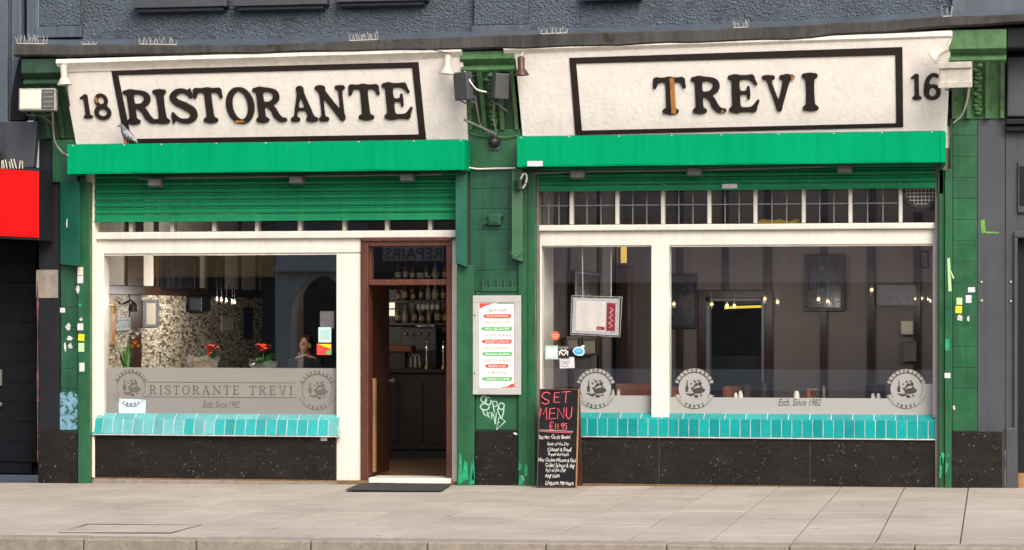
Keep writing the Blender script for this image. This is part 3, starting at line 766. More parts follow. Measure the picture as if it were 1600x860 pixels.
ribbons('graffiti', gl, .014, M['graf'], pm, frame_m((0, -.0125, 0), (1, 0, 0), (0, 0, 1)), .0015)

# --- right
pr = thing('pilaster', 'pilaster at the right end, half tiled bright green and half slate grey', 'pilaster', (XX(1525), 0, 0))
boxo('green_shaft', M['green2'], pr, XX(1484), XX(1527.5), .0, .5, .0, ZZ(184, 0, 1505))
zs = [ZZ(v, 0, 1505) for v in np.arange(674, 184, -33)] + [ZZ(184, 0, 1505)]
tiles(pr, M['green2'], XX(1488.5), XX(1527), zs, .0)
tiles(pr, M['green2'], XX(1484), XX(1488.2), [zs[0], zs[4], zs[9], zs[-1]], .0, 'tile')
boxo('slate_shaft', M['nbr'], pr, XX(1527.8), XX(1570), -.015, .5, .0, ZZ(185, 0, 1550))
boxo('granite_plinth', M['granite'], pr, XX(1487.2), XX(1566), -.045, -.016, .0, ZZ(674, 0, 1525), .004)
boxo('edge_strip', M['green2'], pr, XX(1467), XX(1476), -.02, .3, .0, ZZ(265, 0, 1472), .006)
boxo('edge_strip', M['green2'], pr, XX(1476.3), XX(1487), -.05, .3, .0, ZZ(265, 0, 1480), .006)
corbel(pr, XX(1488), XX(1569), 47, 97, 186, 1530, M['corbel'], M['corbel'])
b = MB()
for px, v0, v1, w in ((1468, 748, 712, 5), (1470, 728, 706, 6), (1477, 740, 722, 5), (1480, 716, 708, 5)):
    b.prism([(XX(px), -.053, ZZ(v0, 0, 1475)), (XX(px + w * .6), -.053, ZZ(v0 - 4, 0, 1475)), (XX(px + w), -.053, ZZ(v1 + 3, 0, 1475)), (XX(px + 1), -.053, ZZ(v1, 0, 1475))], (0, .0024, 0))
b.build('bright_paint_daub', M['wet'], pr)
b = MB(); b.prism([(XX(1534), -.0175, ZZ(365, 0, 1540)), (XX(1541), -.0175, ZZ(364, 0, 1540)), (XX(1538), -.0175, ZZ(343, 0, 1540)), (XX(1532), -.0175, ZZ(345, 0, 1540))], (0, .002, 0))
b.prism([(XX(1541.2), -.0175, ZZ(365, 0, 1540)), (XX(1561), -.0175, ZZ(365, 0, 1540)), (XX(1561), -.0175, ZZ(363, 0, 1540)), (XX(1541.2), -.0175, ZZ(362, 0, 1540))], (0, .002, 0))
b.build('old_green_paint', M['stickg'] if False else mat('old_lime_paint', (.10, .26, .03), .5, .3, 20), pr)
b = MB()
for u, v in ((1533.5, 441), (1534, 470), (1579.5, 441), (1579.5, 471)):
    b.lathe((XX(u), -.016 if u < 1570 else .0, ZZ(v, 0, 1550)), [(.012, 0), (.012, .012), (.006, .018)], 8, ax=(0, -1, 0))
b.build('bolt', M['wmetal'], pr)
boxo('bright_paint_daub', M['wet'], pr, XX(1477), XX(1484), -.054, -.0515, ZZ(548, 0, 1480), ZZ(530, 0, 1480))

# ================================================================== fascia signs
TH = math.atan(.36 / .81)
EY = Vector((0, -math.sin(TH), math.cos(TH))); NN = Vector((0, -math.cos(TH), -math.sin(TH)))
def sign(lab, vb, um, corners):
    o = Vector((XX(um), -.03, ZZ(vb, -.03, um)))
    root = thing('fascia_sign', lab, 'shop sign', o, 'painted shop signs')
    P = lambda u, v: atp(u, v, o, NN)
    MB().prism([P(*c) for c in corners], -NN * .05).build('board', M['fascia'], root)
    return root, o, P
def sign_frame(root, P, outer, inner):
    """four flat battens raised on the board, butted at the corners"""
    for i in range(4):
        j = (i + 1) % 4
        MB().prism([P(*outer[i]) + NN * .001, P(*outer[j]) + NN * .001, P(*inner[j]) + NN * .001, P(*inner[i]) + NN * .001], NN * .009).build('border_batten', M['brown'], root, .002)
def sign_letter(root, o, P, ch, u0, u1, v0, v1, th=.012, name='letter'):
    loops, _ = outline(ch, .76)
    vm, um = (v0 + v1) / 2, (u0 + u1) / 2
    a, b = P(u0, vm), P(u1, vm); c, d = P(um, v1), P(um, v0)
    w, h = b.x - a.x, (d - c).dot(EY)
    org = Vector((a.x, 0, 0)); base = o + EY * ((c - o).dot(EY)); org = Vector((a.x, base.y, base.z)) + NN * (th / 2 + .002)
    me = loops_mesh(name, [l * np.array([w, h]) for l in loops], th, .0025)
    return mesh_to(name, me, M['brown'], root, frame_m(org, (1, 0, 0), EY))
def patch(letter, P, pts, m, th=.0145):
    MB().prism([P(*p) + NN * (th + .003) for p in pts], NN * .002).build('bare_wood_patch', m, letter)

sl_, oL, PL = sign('white sign board lettered RISTORANTE with the number 18', 232, 430, [(95, 97), (722, 78), (732, 232), (121, 236)])
sign_frame(sl_, PL, [(174, 109.5), (654, 97), (666, 217.5), (196, 225)], [(185, 117.5), (644, 106), (655, 210), (205.5, 217)])
for ch, a, b, c, d in (('R', 195, 245.5, 139, 194.5), ('I', 241.5, 263, 139, 193.5), ('S', 266, 307.5, 138, 193), ('T', 304, 350, 136, 192.5), ('O', 353.5, 398, 136, 193),
                       ('R', 397, 446.5, 135, 192), ('A', 452, 495, 134, 191), ('N', 494.5, 541.8, 132.5, 189.5), ('T', 546, 595, 130.5, 188), ('E', 598.5, 644, 128, 187)):
    L = sign_letter(sl_, oL, PL, ch, a, b, c, d)
    if ch == 'O': patch(L, PL, [(366, 190.5), (384, 190.5), (380, 187.8), (370, 187.5)], M['barewood'])
sign_letter(sl_, oL, PL, '1', 127, 143.5, 147, 185, name='numeral')
L = sign_letter(sl_, oL, PL, '8', 146.5, 173, 146, 187, name='numeral')
patch(L, PL, [(147.5, 152), (151, 150.5), (154, 159), (151.5, 160.5)], M['barewood'])

sr_, oR, PR = sign('white sign board lettered TREVI with the number 16', 222, 1150, [(804, 78), (1486.5, 50), (1479, 215), (818, 228)])
sign_frame(sr_, PR, [(889.5, 90.5), (1410, 73.5), (1411.5, 198.5), (899, 211)], [(900.5, 99.5), (1399, 86), (1400.5, 192.5), (909.5, 204)])
for ch, a, b, c, d in (('T', 1021, 1072.5, 119.5, 179), ('R', 1080.5, 1134, 118, 178), ('E', 1138, 1186.5, 115.5, 176.5), ('V', 1191.5, 1242.5, 115.5, 174), ('I', 1253.5, 1278.5, 113.5, 173.5)):
    L = sign_letter(sr_, oR, PR, ch, a, b, c, d)
    if ch == 'T': patch(L, PR, [(1046.5, 121.5), (1053.5, 121), (1057, 176), (1049.5, 177)], M['barewood'])
    if ch == 'V': patch(L, PR, [(1236, 117.5), (1240.5, 118), (1240.5, 124), (1237, 126)], M['barewood'])
    if ch == 'R': patch(L, PR, [(1126, 175.5), (1131.5, 174.5), (1131.5, 172), (1128, 171.5)], M['barewood'])
sign_letter(sr_, oR, PR, '1', 1423.5, 1440, 115, 156, name='numeral')
sign_letter(sr_, oR, PR, '6', 1443, 1470, 114, 156, name='numeral')

# white cornice strips under the ledge
def cornice(lab, a, b):
    o = MB().sweep([(0, 0), (-.012, .012), (-.012, .045), (0, .055), (.45, .075), (.45, -.09), (.07, -.075), (.045, -.03)], a, b).build('cornice_strip', M['whitedirty'], None, loc=a, smooth=True)
    return tag(o, lab, 'moulding')
cornice('white cornice strip directly above the RISTORANTE sign', at(88, 101, -.475), at(721, 82.5, -.475))
cornice('white cornice strip directly above the TREVI sign', at(787, 80, -.475), at(1488, 58, -.475))

# ================================================================== shutter hoods and shutters
YS = .06
def hood(lab, u0, u1, vt, vb, um):
    z0, z1 = ZZ(vb, -.34, um), ZZ(vt, -.34, um); x0, x1 = XX(u0, -.34), XX(u1, -.34)
    root = thing('shutter_hood', lab, 'shutter hood', ((x0 + x1) / 2, -.1, z0), 'green roller shutter hoods')
    n = 24; rs = []
    for i in range(n + 1):
        x = x0 + .05 + (x1 - x0 - .1) * i / n; w = .003 * math.sin(i * .9 + um) + rr.uniform(-.003, .003)
        rs.append([Vector((x, -.34 + w, z0 + .02)), Vector((x, -.335, z0)), Vector((x, -.30, z0)), Vector((x, -.30, z0 + .01)), Vector((x, .015, z0 + .03)), Vector((x, .015, z1)), Vector((x, -.30, z1)), Vector((x, -.338 + w, z1 - .006))])
    MB().rings(rs).build('casing', M['awning'], root)
    for a, b in ((x0, x0 + .0495), (x1 - .0495, x1)):
        MB().sweep([(0, 0), (.36, .0), (.36, z1 - z0 + .002), (0.003, z1 - z0 + .002)], (a, -.344, z0 - .002), (b, -.344, z0 - .002)).build('end_cap', M['awning'], root, .004)
    boxo('bounce_cover', M['lead'], root, x0 + .05, x1 - .05, -.30, .012, z1 + .001, z1 + .004)  # added grey sheet, keeps the hood's green bounce off the sign
    for i in range(9):
        xx_ = x0 + .12 + (x1 - x0 - .24) * i / 8 + rr.uniform(-.1, .1); MB().lathe((xx_, -.337, z1 - .012), [(.009, 0), (.007, .006), (.001, .008)], 8, ax=(0, -1, 0)).build('fixing', M['wmetal'], root)
    return root, x0, x1, z0, z1
hl, *HL = hood('bright green shutter hood below the RISTORANTE sign', 105, 726, 222, 269, 415)
hr, *HR = hood('bright green shutter hood below the TREVI sign', 808, 1477, 209, 257.5, 1142)
def shutter(lab, u0, u1, vb, vbar, vtop, um):
    x0, x1 = XX(u0, YS), XX(u1, YS); z0, zb, zt = ZZ(vb, YS, um), ZZ(vbar, YS, um), ZZ(vtop, YS, um)
    root = thing('roller_shutter', lab, 'roller shutter', ((x0 + x1) / 2, YS, z0), 'green roller shutters')
    MB().sweep([(0, 0), (-.03, 0), (-.03, .012), (-.02, .016), (-.02, zb - z0 - .004), (0, zb - z0 - .004)], (x0, YS, z0), (x1, YS, z0)).build('bottom_bar', M['shutter'], root, .003)
    h = .0765; z = zb
    while z < zt:
        pf = [(.012, .001), (.0, .0015), (-.008, .05 * h), (-.015, .2 * h), (-.017, .38 * h), (-.013, .56 * h), (-.006, .67 * h), (-.003, .70 * h), (-.007, .74 * h), (-.010, .83 * h), (-.008, .92 * h), (.0, .97 * h), (.012, .985 * h)]
        MB().sweep(pf, (x0, YS, z), (x1, YS, z)).build('slat', M['shutter'], root, smooth=True); z += h
    boxo('guide_rail', M['green2'], root, x0 - .06, x0 - .003, -.02, YS + .08, ZZ(vb + 10, YS, um), zt, .004)
    boxo('guide_rail', M['green2'], root, x1 + .003, x1 + .055, -.02, YS + .08, ZZ(vb + 10, YS, um), zt, .004)
    return root
shutter('ribbed green roller shutter half lowered over the left window and door', 136, 714, 345.5, 334, 262, 425)
shutter('ribbed green roller shutter almost fully rolled up over the right windows', 838, 1466, 297, 287.5, 250, 1150)
# lintels behind the shutters
struct('lintel_left', M['nbr'], XX(125), XX(722), YS + .1, .42, ZZ(300, .2, 430), ZC)
struct('lintel_right', M['nbr'], XX(830), XX(1470), YS + .1, .42, ZZ(285, .2, 1150), ZC)

# ================================================================== shopfronts
YF, YG = .12, .20
def emblem(parent, u, v, ru, rv, m, film, seed=0):
    """round frosted crest: an arc of letters over a disc with an engraved picnic of bottle, bowl and fruit, and a lower ribbon"""
    c = at(u, v, YG); rx = XX(u + ru, YG) - c.x; rz = rx; cx, cz = c.x, c.z; yb = YG - .006
    root = MB().prism(disc_pts(cx, cz, rx * .80, rz * .80, yb, 36), (0, .002, 0)).build('crest', film, parent)
    MB().prism(disc_pts(cx, cz, rx, rz, yb, 26, R(18), R(162)) + disc_pts(cx, cz, rx * .805, rz * .805, yb, 26, R(162), R(18)), (0, .0025, 0)).build('upper_ribbon', film, root)
    MB().prism(disc_pts(cx, cz, rx * 1.04, rz * 1.0, yb, 26, R(200), R(340)) + disc_pts(cx, cz, rx * .805, rz * .805, yb, 26, R(340), R(200)), (0, .0025, 0)).build('lower_ribbon', film, root)
    ring = MB()
    for r0, a0, a1 in ((.80, -35, 215), (1.0, 200, 340), (.83, 20, 160)):
        ring.prism(disc_pts(cx, cz, rx * r0, rz * r0, yb - .0015, 30, R(a0), R(a1)) + disc_pts(cx, cz, rx * (r0 - .022), rz * (r0 - .022), yb - .0015, 30, R(a1), R(a0)), (0, .0012, 0))
    ring.build('ring_line', m, root)
    def arc(txt, rad, a0, a1, up, hgt):
        for i, ch in enumerate(txt):
            a = R(a0 + (a1 - a0) * i / (len(txt) - 1)); lo, asp = outline(ch, 1.0, 44)
            h = rx * hgt; w = h * asp * (.85 if asp > .6 else 1)
            me = loops_mesh('letter', [(l - .5) * np.array([w, h]) for l in lo], .0012)
            er = Vector((math.cos(a), 0, math.sin(a))); ey = er if up else -er; ex = Vector((ey.z, 0, -ey.x))
            mesh_to('letter', me, m, root, frame_m(Vector((cx, yb - .0012, cz)) + er * rx * rad, ex, ey))
    arc('RISTORANTE', .90, 152, 28, True, .18)
    arc('TREVI', .90, 242, 298, False, .19)
    for a in (214, 221, 228, 312, 319, 326):
        MB().prism(disc_pts(cx + rx * .9 * math.cos(R(a)), cz + rx * .9 * math.sin(R(a)), rx * .022, rx * .022, yb - .0015, 8), (0, .0012, 0)).build('dot', m, root)
    # engraved still life
    rq = random.Random(seed + 5); k = 0
    def shape(pts, nm='engraved_shape'):
        nonlocal k; k += 1
        MB().prism([Vector((cx + rx * x, yb - .0013 - .0002 * k, cz + rx * z)) for x, z in pts], (0, .0012, 0)).build(nm, m, root)
    shape([(-.44, -.16), (-.30, -.16), (-.29, .08), (-.33, .16), (-.34, .42), (-.38, .42), (-.39, .16), (-.45, .08)], 'engraved_bottle')
    def el(x, z, a, b, rot=0, n=14, t0=0, t1=360): return [(x + a * math.cos(R(t0 + (t1 - t0) * i / n)) * math.cos(rot) - b * math.sin(R(t0 + (t1 - t0) * i / n)) * math.sin(rot), z + a * math.cos(R(t0 + (t1 - t0) * i / n)) * math.sin(rot) + b * math.sin(R(t0 + (t1 - t0) * i / n)) * math.cos(rot)) for i in range(n)]
    shape(el(.22, -.10, .32, .15, .12), 'engraved_bowl')
    for x, z, a, b, r in ((.10, .20, .10, .08, .3), (.28, .24, .09, .11, .0), (.0, .10, .08, .05, 1.), (.34, .08, .07, .05, .4), (-.12, -.30, .16, .06, .3), (.10, -.38, .12, .07, -.2), (-.30, -.28, .12, .04, -.3), (-.10, .0, .06, .09, .5), (-.15, .24, .05, .04, 0), (.02, .36, .05, .07, .7), (.22, .40, .09, .035, .2), (.34, -.32, .06, .04, .1)):
        shape(el(x, z, a, b, r, 10), 'engraved_fruit')
    for i in range(9):
        x, z, a = rq.uniform(-.45, .45), rq.uniform(-.48, .45), rq.uniform(0, 3.1)
        shape([(x, z), (x + .15 * math.cos(a), z + .15 * math.sin(a)), (x + .15 * math.cos(a) + .02, z + .15 * math.sin(a) - .03)], 'engraved_stroke')
    return root

def sill_tiles(root, u0, u1, um, n, zf0, zf1, top, pale=None):
    """slanted top course (half as many) and front course of glazed tiles"""
    x0, x1 = XX(u0, .03), XX(u1, .03)
    yfb, yft, ytb = (.025, .07, .16) if pale else (.035, .04, .165)
    zb, zt, zk = zf0, zf1, top
    w = (x1 - x0) / n; g = .0035
    MB().sweep([(.2, zb - zb), (yfb + .006, 0), (yft + .006, zt - zb - .003), (ytb, zk - zb - .003), (.2, zk - zb - .003)], (x0, 0, zb), (x1, 0, zb)).build('sill_bed', M['grout'], root)
    rq = random.Random(int(um))
    for i in range(n):
        a, b = x0 + i * w + g, x0 + (i + 1) * w - g; j = rq.uniform(-.0015, .0015)
        m = M['tile'] if not pale else (M['tile'] if pale(i / n, rq) else M['tile_sky'])
        MB().prism([(a, yfb + j, zb + g), (b, yfb + j, zb + g), (b, yft + j, zt - g), (a, yft + j, zt - g)], (0, .012, .002)).build('tile', m, root, .003)
    nt = n // 2
    w = (x1 - x0) / nt
    for i in range(nt):
        a, b = x0 + i * w + g, x0 + (i + 1) * w - g
        m = M['tile'] if not pale else M['tile_sky']
        MB().prism([(a, yft + .004, zt + .0), (b, yft + .004, zt), (b, ytb, zk), (a, ytb, zk)], (0, .006, -.008)).build('tile', m, root, .003)

def pane(root, u0, u1, v0, v1, um, m='glass', name='window_pane', y=YG):
    return boxo(name, M[m], root, XX(u0, y), XX(u1, y), y, y + .006, ZZ(v1, y, um), ZZ(v0, y, um))
def film(root, u0, u1, v0, v1, um, m='frost'):
    return boxo('frosted_film', M[m], root, XX(u0, YG), XX(u1, YG), YG - .004, YG - .002, ZZ(v1, YG, um), ZZ(v0, YG, um))
def wb(root, name, u0, u1, v0, v1, um, y0, y1, m='white', bev=.006, ref=None):
    yr = y0 if ref is None else ref
    return boxo(name, M[m], root, XX(u0, yr), XX(u1, yr), y0, y1, ZZ(v1, yr, um), ZZ(v0, yr, um), bev)

# ---- left shop
sL = thing('shopfront', 'left shopfront with one wide window, sky-paled turquoise sill and open wooden doorway', 'shopfront', (XX(425), YF, 0), 'shopfronts of the restaurant')
wb(sL, 'frieze_board', 141, 563.5, 373.5, 396, 350, YF, .3)
wb(sL, 'cornice_rail', 141, 712, 361.5, 373, 425, YF - .05, .3, bev=.012)
wb(sL, 'window_stile', 141, 162, 396.3, 650, 150, YF, .3)
wb(sL, 'stile_moulding', 141, 150.5, 400, 650, 150, YF - .025, YF - .001, bev=.01)
wb(sL, 'door_jamb', 525.5, 563.5, 396.3, 757, 545, YF, .3)
wb(sL, 'door_jamb', 705.5, 714.5, 373.5, 757, 710, YF + .01, .3)
pane(sL, 162, 525.5, 393, 650, 343)
wb(sL, 'window_bead', 162.2, 525.3, 396.2, 399, 343, YF + .02, YG - .001, 'whitedirty', 0)
ub = [141, 204, 268.5, 334, 401, 468, 537.5, 604, 671.5, 714]
wb(sL, 'transom_bead', 141.5, 712, 300, 303, 425, YF + .02, .3, bev=0)
for a, b in zip(ub[:-1], ub[1:]):
    t = pane(sL, a + 3, b - 3, 303, 361.3, 425, 'glassd', 'transom_pane', .21)
    wb(sL, 'glazing_bar', a - 3 if a > 141 else 141, a + 3, 303.2, 361.3, 425, YF + .02, .26, 'white', .008)
zs0, zs1, zs2 = ZZ(680, .0, 340), ZZ(655.5, .07, 340), ZZ(646.5, .16, 340)
rq_ = random.Random(4)
sill_tiles(sL, 144, 529, 340, 24, zs0, zs1, zs2, pale=lambda f, r: (f > .58 and r.random() < .8) or f < .04 or (f > .35 and r.random() < .18))
for a, b in ((144.5, 340), (341.5, 525)):
    wb(sL, 'granite_panel', a, b, 681, 754, 340, .055, .09, 'granite', .004)
wb(sL, 'riser_wall', 144, 525, 660, 757, 340, .091, .19, 'grout', 0)
boxo('base_strip', M['kerb'], sL, XX(143), XX(526), .02, .1, -.06, .004, .004)
# frosted band with lettering
fl = film(sL, 162.3, 525.2, 575, 648, 343)
yt = YG - .0055
def spaced(txt, u0, u1, v0, v1, parent, m, um, gap=.5, wgt=.5):
    x0, x1 = XX(u0, yt), XX(u1, yt); z0, z1 = ZZ(v1, yt, um), ZZ(v0, yt, um); h = z1 - z0
    ws = [(outline(c, wgt, 60)[1] * h if c != ' ' else h * .55) for c in txt]
    g = (x1 - x0 - sum(ws)) / (len(txt) - 1); x = x0
    for c, w in zip(txt, ws):
        if c != ' ':
            me = loops_mesh('letter', [l * np.array([w, h]) for l in outline(c, wgt, 60)[0]], .0012)
            mesh_to('letter', me, m, parent, FACE(x, yt, z0))
        x += w + g
spaced('RISTORANTE TREVI', 233, 457, 602.5, 617.5, fl, M['etch2'], 343)
for v in (598, 621): boxo('rule_line', M['etch2'], fl, XX(224, yt), XX(463, yt), yt - .0006, yt + .0006, ZZ(v + .5, yt, 343), ZZ(v - .5, yt, 343))
fit_text('lettering', 'Estb. Since 1982', M['etch2'], fl, XX(317, yt), XX(375, yt), ZZ(637.5, yt, 343), ZZ(627, yt, 343), yt, .35, .001)
emblem(sL, 496, 610, 30, 32, M['etch2'], M['frost'], 1)
emblem(sL, 205, 606, 28, 30, M['etch2'], M['frost'], 2)
# door frame
df = wb(sL, 'door_frame', 563.8, 575.5, 371.5, 752, 570, YF - .03, .28, 'doorwood', .008)
wb(sL, 'door_frame', 697, 705.2, 385, 752, 700, YF - .03, .28, 'doorwood', .008)
wb(sL, 'door_head', 575.7, 705.2, 371.5, 384.8, 640, YF - .03, .28, 'doorwood', .008)
wb(sL, 'head_moulding', 566, 705.2, 371, 377, 640, YF - .055, YF - .031, 'doorwood', .008)
wb(sL, 'door_transom_rail', 575.7, 696.8, 437, 446, 640, YF - .02, .28, 'doorwood', .008)
wb(sL, 'inner_bead', 575.7, 580, 385, 436.8, 640, YF + .03, .26, 'doorwood', .004)
pane(sL, 580, 696.8, 385, 436.9, 640, 'glass', 'transom_pane', .21)
boxo('threshold', M['white'], sL, XX(576), XX(704), .0, .42, .0, .055, .006)
dl = boxo('door_leaf', M['darkwood'], sL, XX(576, .3), XX(580.5, .3), .30, 1.12, .06, ZZ(447, .3, 580), .006)
boxo('lower_panel', M['leafwood'], dl, XX(580.6, .3), XX(583.5, .3), .34, .44, .09, ZZ(592, .3, 580), .005)
MB().lathe((XX(583, .3), 1.02, 1.05), [(.012, 0), (.012, .03), (.028, .035), (.03, .05), (.018, .06)], 12, ax=(1, 0, 0)).build('handle', M['dgrey'], dl, smooth=True)

# ---- right shop
sR = thing('shopfront', 'right shopfront with two large windows, leaded transoms and turquoise tiled sill', 'shopfront', (XX(1150), YF, 0), 'shopfronts of the restaurant')
wb(sR, 'cornice_rail', 838.5, 1468, 350, 359.5, 1150, YF - .05, .3, bev=.012)
wb(sR, 'frieze_board', 838.5, 1466, 359.8, 383, 1150, YF, .3)
wb(sR, 'window_stile', 838.5, 846, 383.3, 652, 842, YF, .3)
wb(sR, 'mullion', 1017.5, 1045, 383.3, 653, 1030, YF - .04, .3)
wb(sR, 'window_stile', 1457.5, 1466, 380, 652, 1462, YF, .3)
wb(sR, 'window_bead', 846.2, 1017.3, 383.2, 386, 930, YF + .02, YG - .001, 'whitedirty', 0)
wb(sR, 'window_bead', 1045.2, 1457.3, 382.2, 385, 1250, YF + .02, YG - .001, 'whitedirty', 0)
pane(sR, 846, 1017.5, 380, 652, 930)
pane(sR, 1045, 1457.5, 378, 652, 1250)
ub = [838.5, 892.5, 964, 1035.5, 1108, 1180, 1255.5, 1328.5, 1407, 1467]
for i, (a, b) in enumerate(zip(ub[:-1], ub[1:])):
    wb(sR, 'glazing_bar', a - 3 if a > 840 else a, a + 3, 284, 349.8, 1150, YF + .03, .26, 'white', .008)
    t = pane(sR, a + 3, b - 3, 284, 349.8, 1150, 'glassd', 'transom_pane', .21)
    if i < 8:
        m_ = MB(); w = (b - a - 6)
        for f in (1 / 3, 2 / 3):
            x = XX(a + 3 + w * f, .205); m_.box(x - .006, x + .006, .203, .2085, ZZ(349.5, .2, 1150), ZZ(284.5, .2, 1150))
        m_.build('lead_came', M['came'], t)
        z = ZZ(319.5, .2, 1150)
        boxo('lead_came', M['came'], t, XX(a + 3.5, .2), XX(b - 3.5, .2), .2005, .2028, z - .006, z + .006)
zs0, zs1, zs2 = ZZ(684, .035, 1185), ZZ(655.5, .04, 1185), ZZ(646.5, .165, 1185)
sill_tiles(sR, 839, 1467, 1185, 39, zs0, zs1, zs2)
boxo('tile_edge', M['grout'], sR, XX(839), XX(1467), .03, .09, zs0 - .012, zs0 - .001, .003)
boxo('tile_edge', M['grout'], sL, XX(144), XX(529), -.004, .09, ZZ(680, 0, 340) - .012, ZZ(680, 0, 340) - .001, .003)
for a, b in ((839, 1029), (1030.5, 1265), (1266.5, 1467)):
    wb(sR, 'granite_panel', a, b, 686, 758.5, 1150, .06, .09, 'granite', .004)
wb(sR, 'riser_wall', 838.5, 1467, 660, 759, 1150, .091, .19, 'grout', 0)
boxo('base_strip', M['kerb'], sR, XX(905), XX(1467), .03, .1, -.06, .006, .003)
fr1 = film(sR, 846.2, 1017.3, 618, 650, 930, 'frost2')
fr2 = film(sR, 1045.2, 1457.3, 622, 650, 1250, 'frost2')
film(sR, 1437, 1457.3, 599, 621.9, 1250, 'frost2')
fit_text('lettering', 'Estb. Since 1982', M['etch'], fr2, XX(1216, yt), XX(1283, yt), ZZ(634.5, yt, 1250), ZZ(623.5, yt, 1250), yt, .35, .001)
emblem(sR, 931, 607.5, 31, 35, M['etch'], M['frost2'], 3)
emblem(sR, 1085, 607.5, 31.5, 35, M['etch'], M['frost2'], 4)
emblem(sR, 1416, 608, 31.5, 36, M['etch'], M['frost2'], 5)
# white window return and the extractor in the last transom
fan = thing('extractor_fan', 'round black extractor fan with wire guard in the last transom pane', 'fan', at(1438, 300, .18))
c = at(1440, 296, .19)
MB().lathe((c.x, .195, c.z), [(.235, 0), (.235, .02), (.20, .035), (.17, .03), (.17, .0)], 28, ax=(0, -1, 0)).build('ring', M['black'], fan, smooth=True)
MB().lathe((c.x, .198, c.z), [(.16, 0), (.16, .01), (.02, .012)], 20, ax=(0, -1, 0)).build('back_plate', M['dgrey'], fan)
b = MB()
for i in range(-4, 5):
    x = i * .038; hh = math.sqrt(max(0, .165 ** 2 - x * x))
    b.tube([(c.x + x, .168, c.z - hh), (c.x + x, .160, c.z), (c.x + x, .168, c.z + hh)], .004, 5)
    b.tube([(c.x - hh, .166, c.z + x), (c.x, .157, c.z + x), (c.x + hh, .166, c.z + x)], .004, 5)
b.build('wire_guard', M['wmetal'], fan)

# ================================================================== street-side objects
# chalkboard
z1 = ZZ(608, -.2, 870); xa, xb = XX(840, -.33), XX(903, -.33)
cb = thing('chalkboard', 'black A-board chalked with SET MENU in pink, standing on the pavement', 'a-board', ((xa + xb) / 2, -.3, 0))
H_ = z1 / math.cos(.17); an = .17
ey = Vector((0, math.sin(an), math.cos(an))); o = Vector((xa, -.40, .002)); fm = frame_m(o, (1, 0, 0), ey); nz = Vector((0, -math.cos(an), math.sin(an)))
w = xb - xa
def onb(x, y, d=0): return fm @ Vector((x, y, d))
def bpan(name, m, x0, x1, y0, y1, d0, d1, par, bev=.003):
    pts = [onb(x0, y0, d0), onb(x1, y0, d0), onb(x1, y1, d0), onb(x0, y1, d0)]
    return MB().prism(pts, (onb(0, 0, d1) - onb(0, 0, d0))).build(name, m, par, bev)
board = bpan('slate_panel', M['slate'], .012, w - .012, .012, H_ - .012, -.012, -.002, cb)
bpan('wooden_edge', M['brownwood'], 0, .0115, 0, H_, -.018, .004, cb); bpan('wooden_edge', M['leafwood'], w - .0145, w, 0, H_, -.018, .006, cb)
bpan('wooden_edge', M['brownwood'], .012, w - .015, H_ - .0115, H_, -.018, .004, cb); bpan('wooden_edge', M['brownwood'], .012, w - .015, 0, .0115, -.018, .004, cb)
ey2 = Vector((0, -math.sin(an), math.cos(an))); tp = onb(0, H_, -.02)
MB().prism([tp, tp + Vector((w, 0, 0)), tp + Vector((w, 0, 0)) - ey2 * H_ * .999, tp - ey2 * H_ * .999], (0, .015, 0)).build('rear_panel', M['brownwood'], cb, .003)
def bp(u, v): return (w * (u - 838.5) / 66., H_ * (1 - (v - 608) / 153.))
def strokes(ls): return [[bp(*p) for p in l] for l in ls]
pink = [
 [(857, 616), (851, 613), (845, 615), (843, 620), (848, 624), (854, 626), (855, 630), (849, 632), (842, 629)],                 # S
 [(872, 614), (864, 614), (863, 629), (873, 629)], [(863, 621), (871, 621)],                                                    # E
 [(875, 613), (890, 612)], [(883, 613), (882, 630)],                                                                            # T
 [(840, 654), (842, 638), (846, 648), (851, 637), (852, 656)],                                                                  # M
 [(866, 638), (857, 639), (856, 655), (867, 654)], [(857, 646), (865, 646)],                                                    # E
 [(870, 655), (870, 638), (880, 654), (880, 637)],                                                                              # N
 [(884, 637), (884, 650), (888, 655), (892, 651), (893, 636)],                                                                  # U
 [(864, 661), (860, 659), (858, 663), (859, 671), (856, 672), (864, 671)], [(856, 666), (862, 666)],                            # pound
 [(867, 662), (867, 671)], [(871, 662), (871, 671)], [(874, 670), (874.5, 670.6)],
 [(880, 665), (877, 666), (876, 663), (879, 661), (880, 664), (879, 671)], [(886, 662), (882, 662), (882, 665), (885, 666), (885, 670), (881, 671)]]
ribbons('chalk_heading', strokes(pink), .010, M['pink'], board, fm @ Matrix.Translation((0, 0, -.002)), .0015)
ribbons('chalk_line', strokes([[(839, 674), (860, 675), (895, 676)]]), .008, M['pink'], board, fm @ Matrix.Translation((0, 0, -.002)), .0015)
ribbons('chalk_line', strokes([[(839, 672), (870, 673), (896, 674)]]), .004, M['chalk'], board, fm @ Matrix.Translation((0, 0, -.002)), .001)
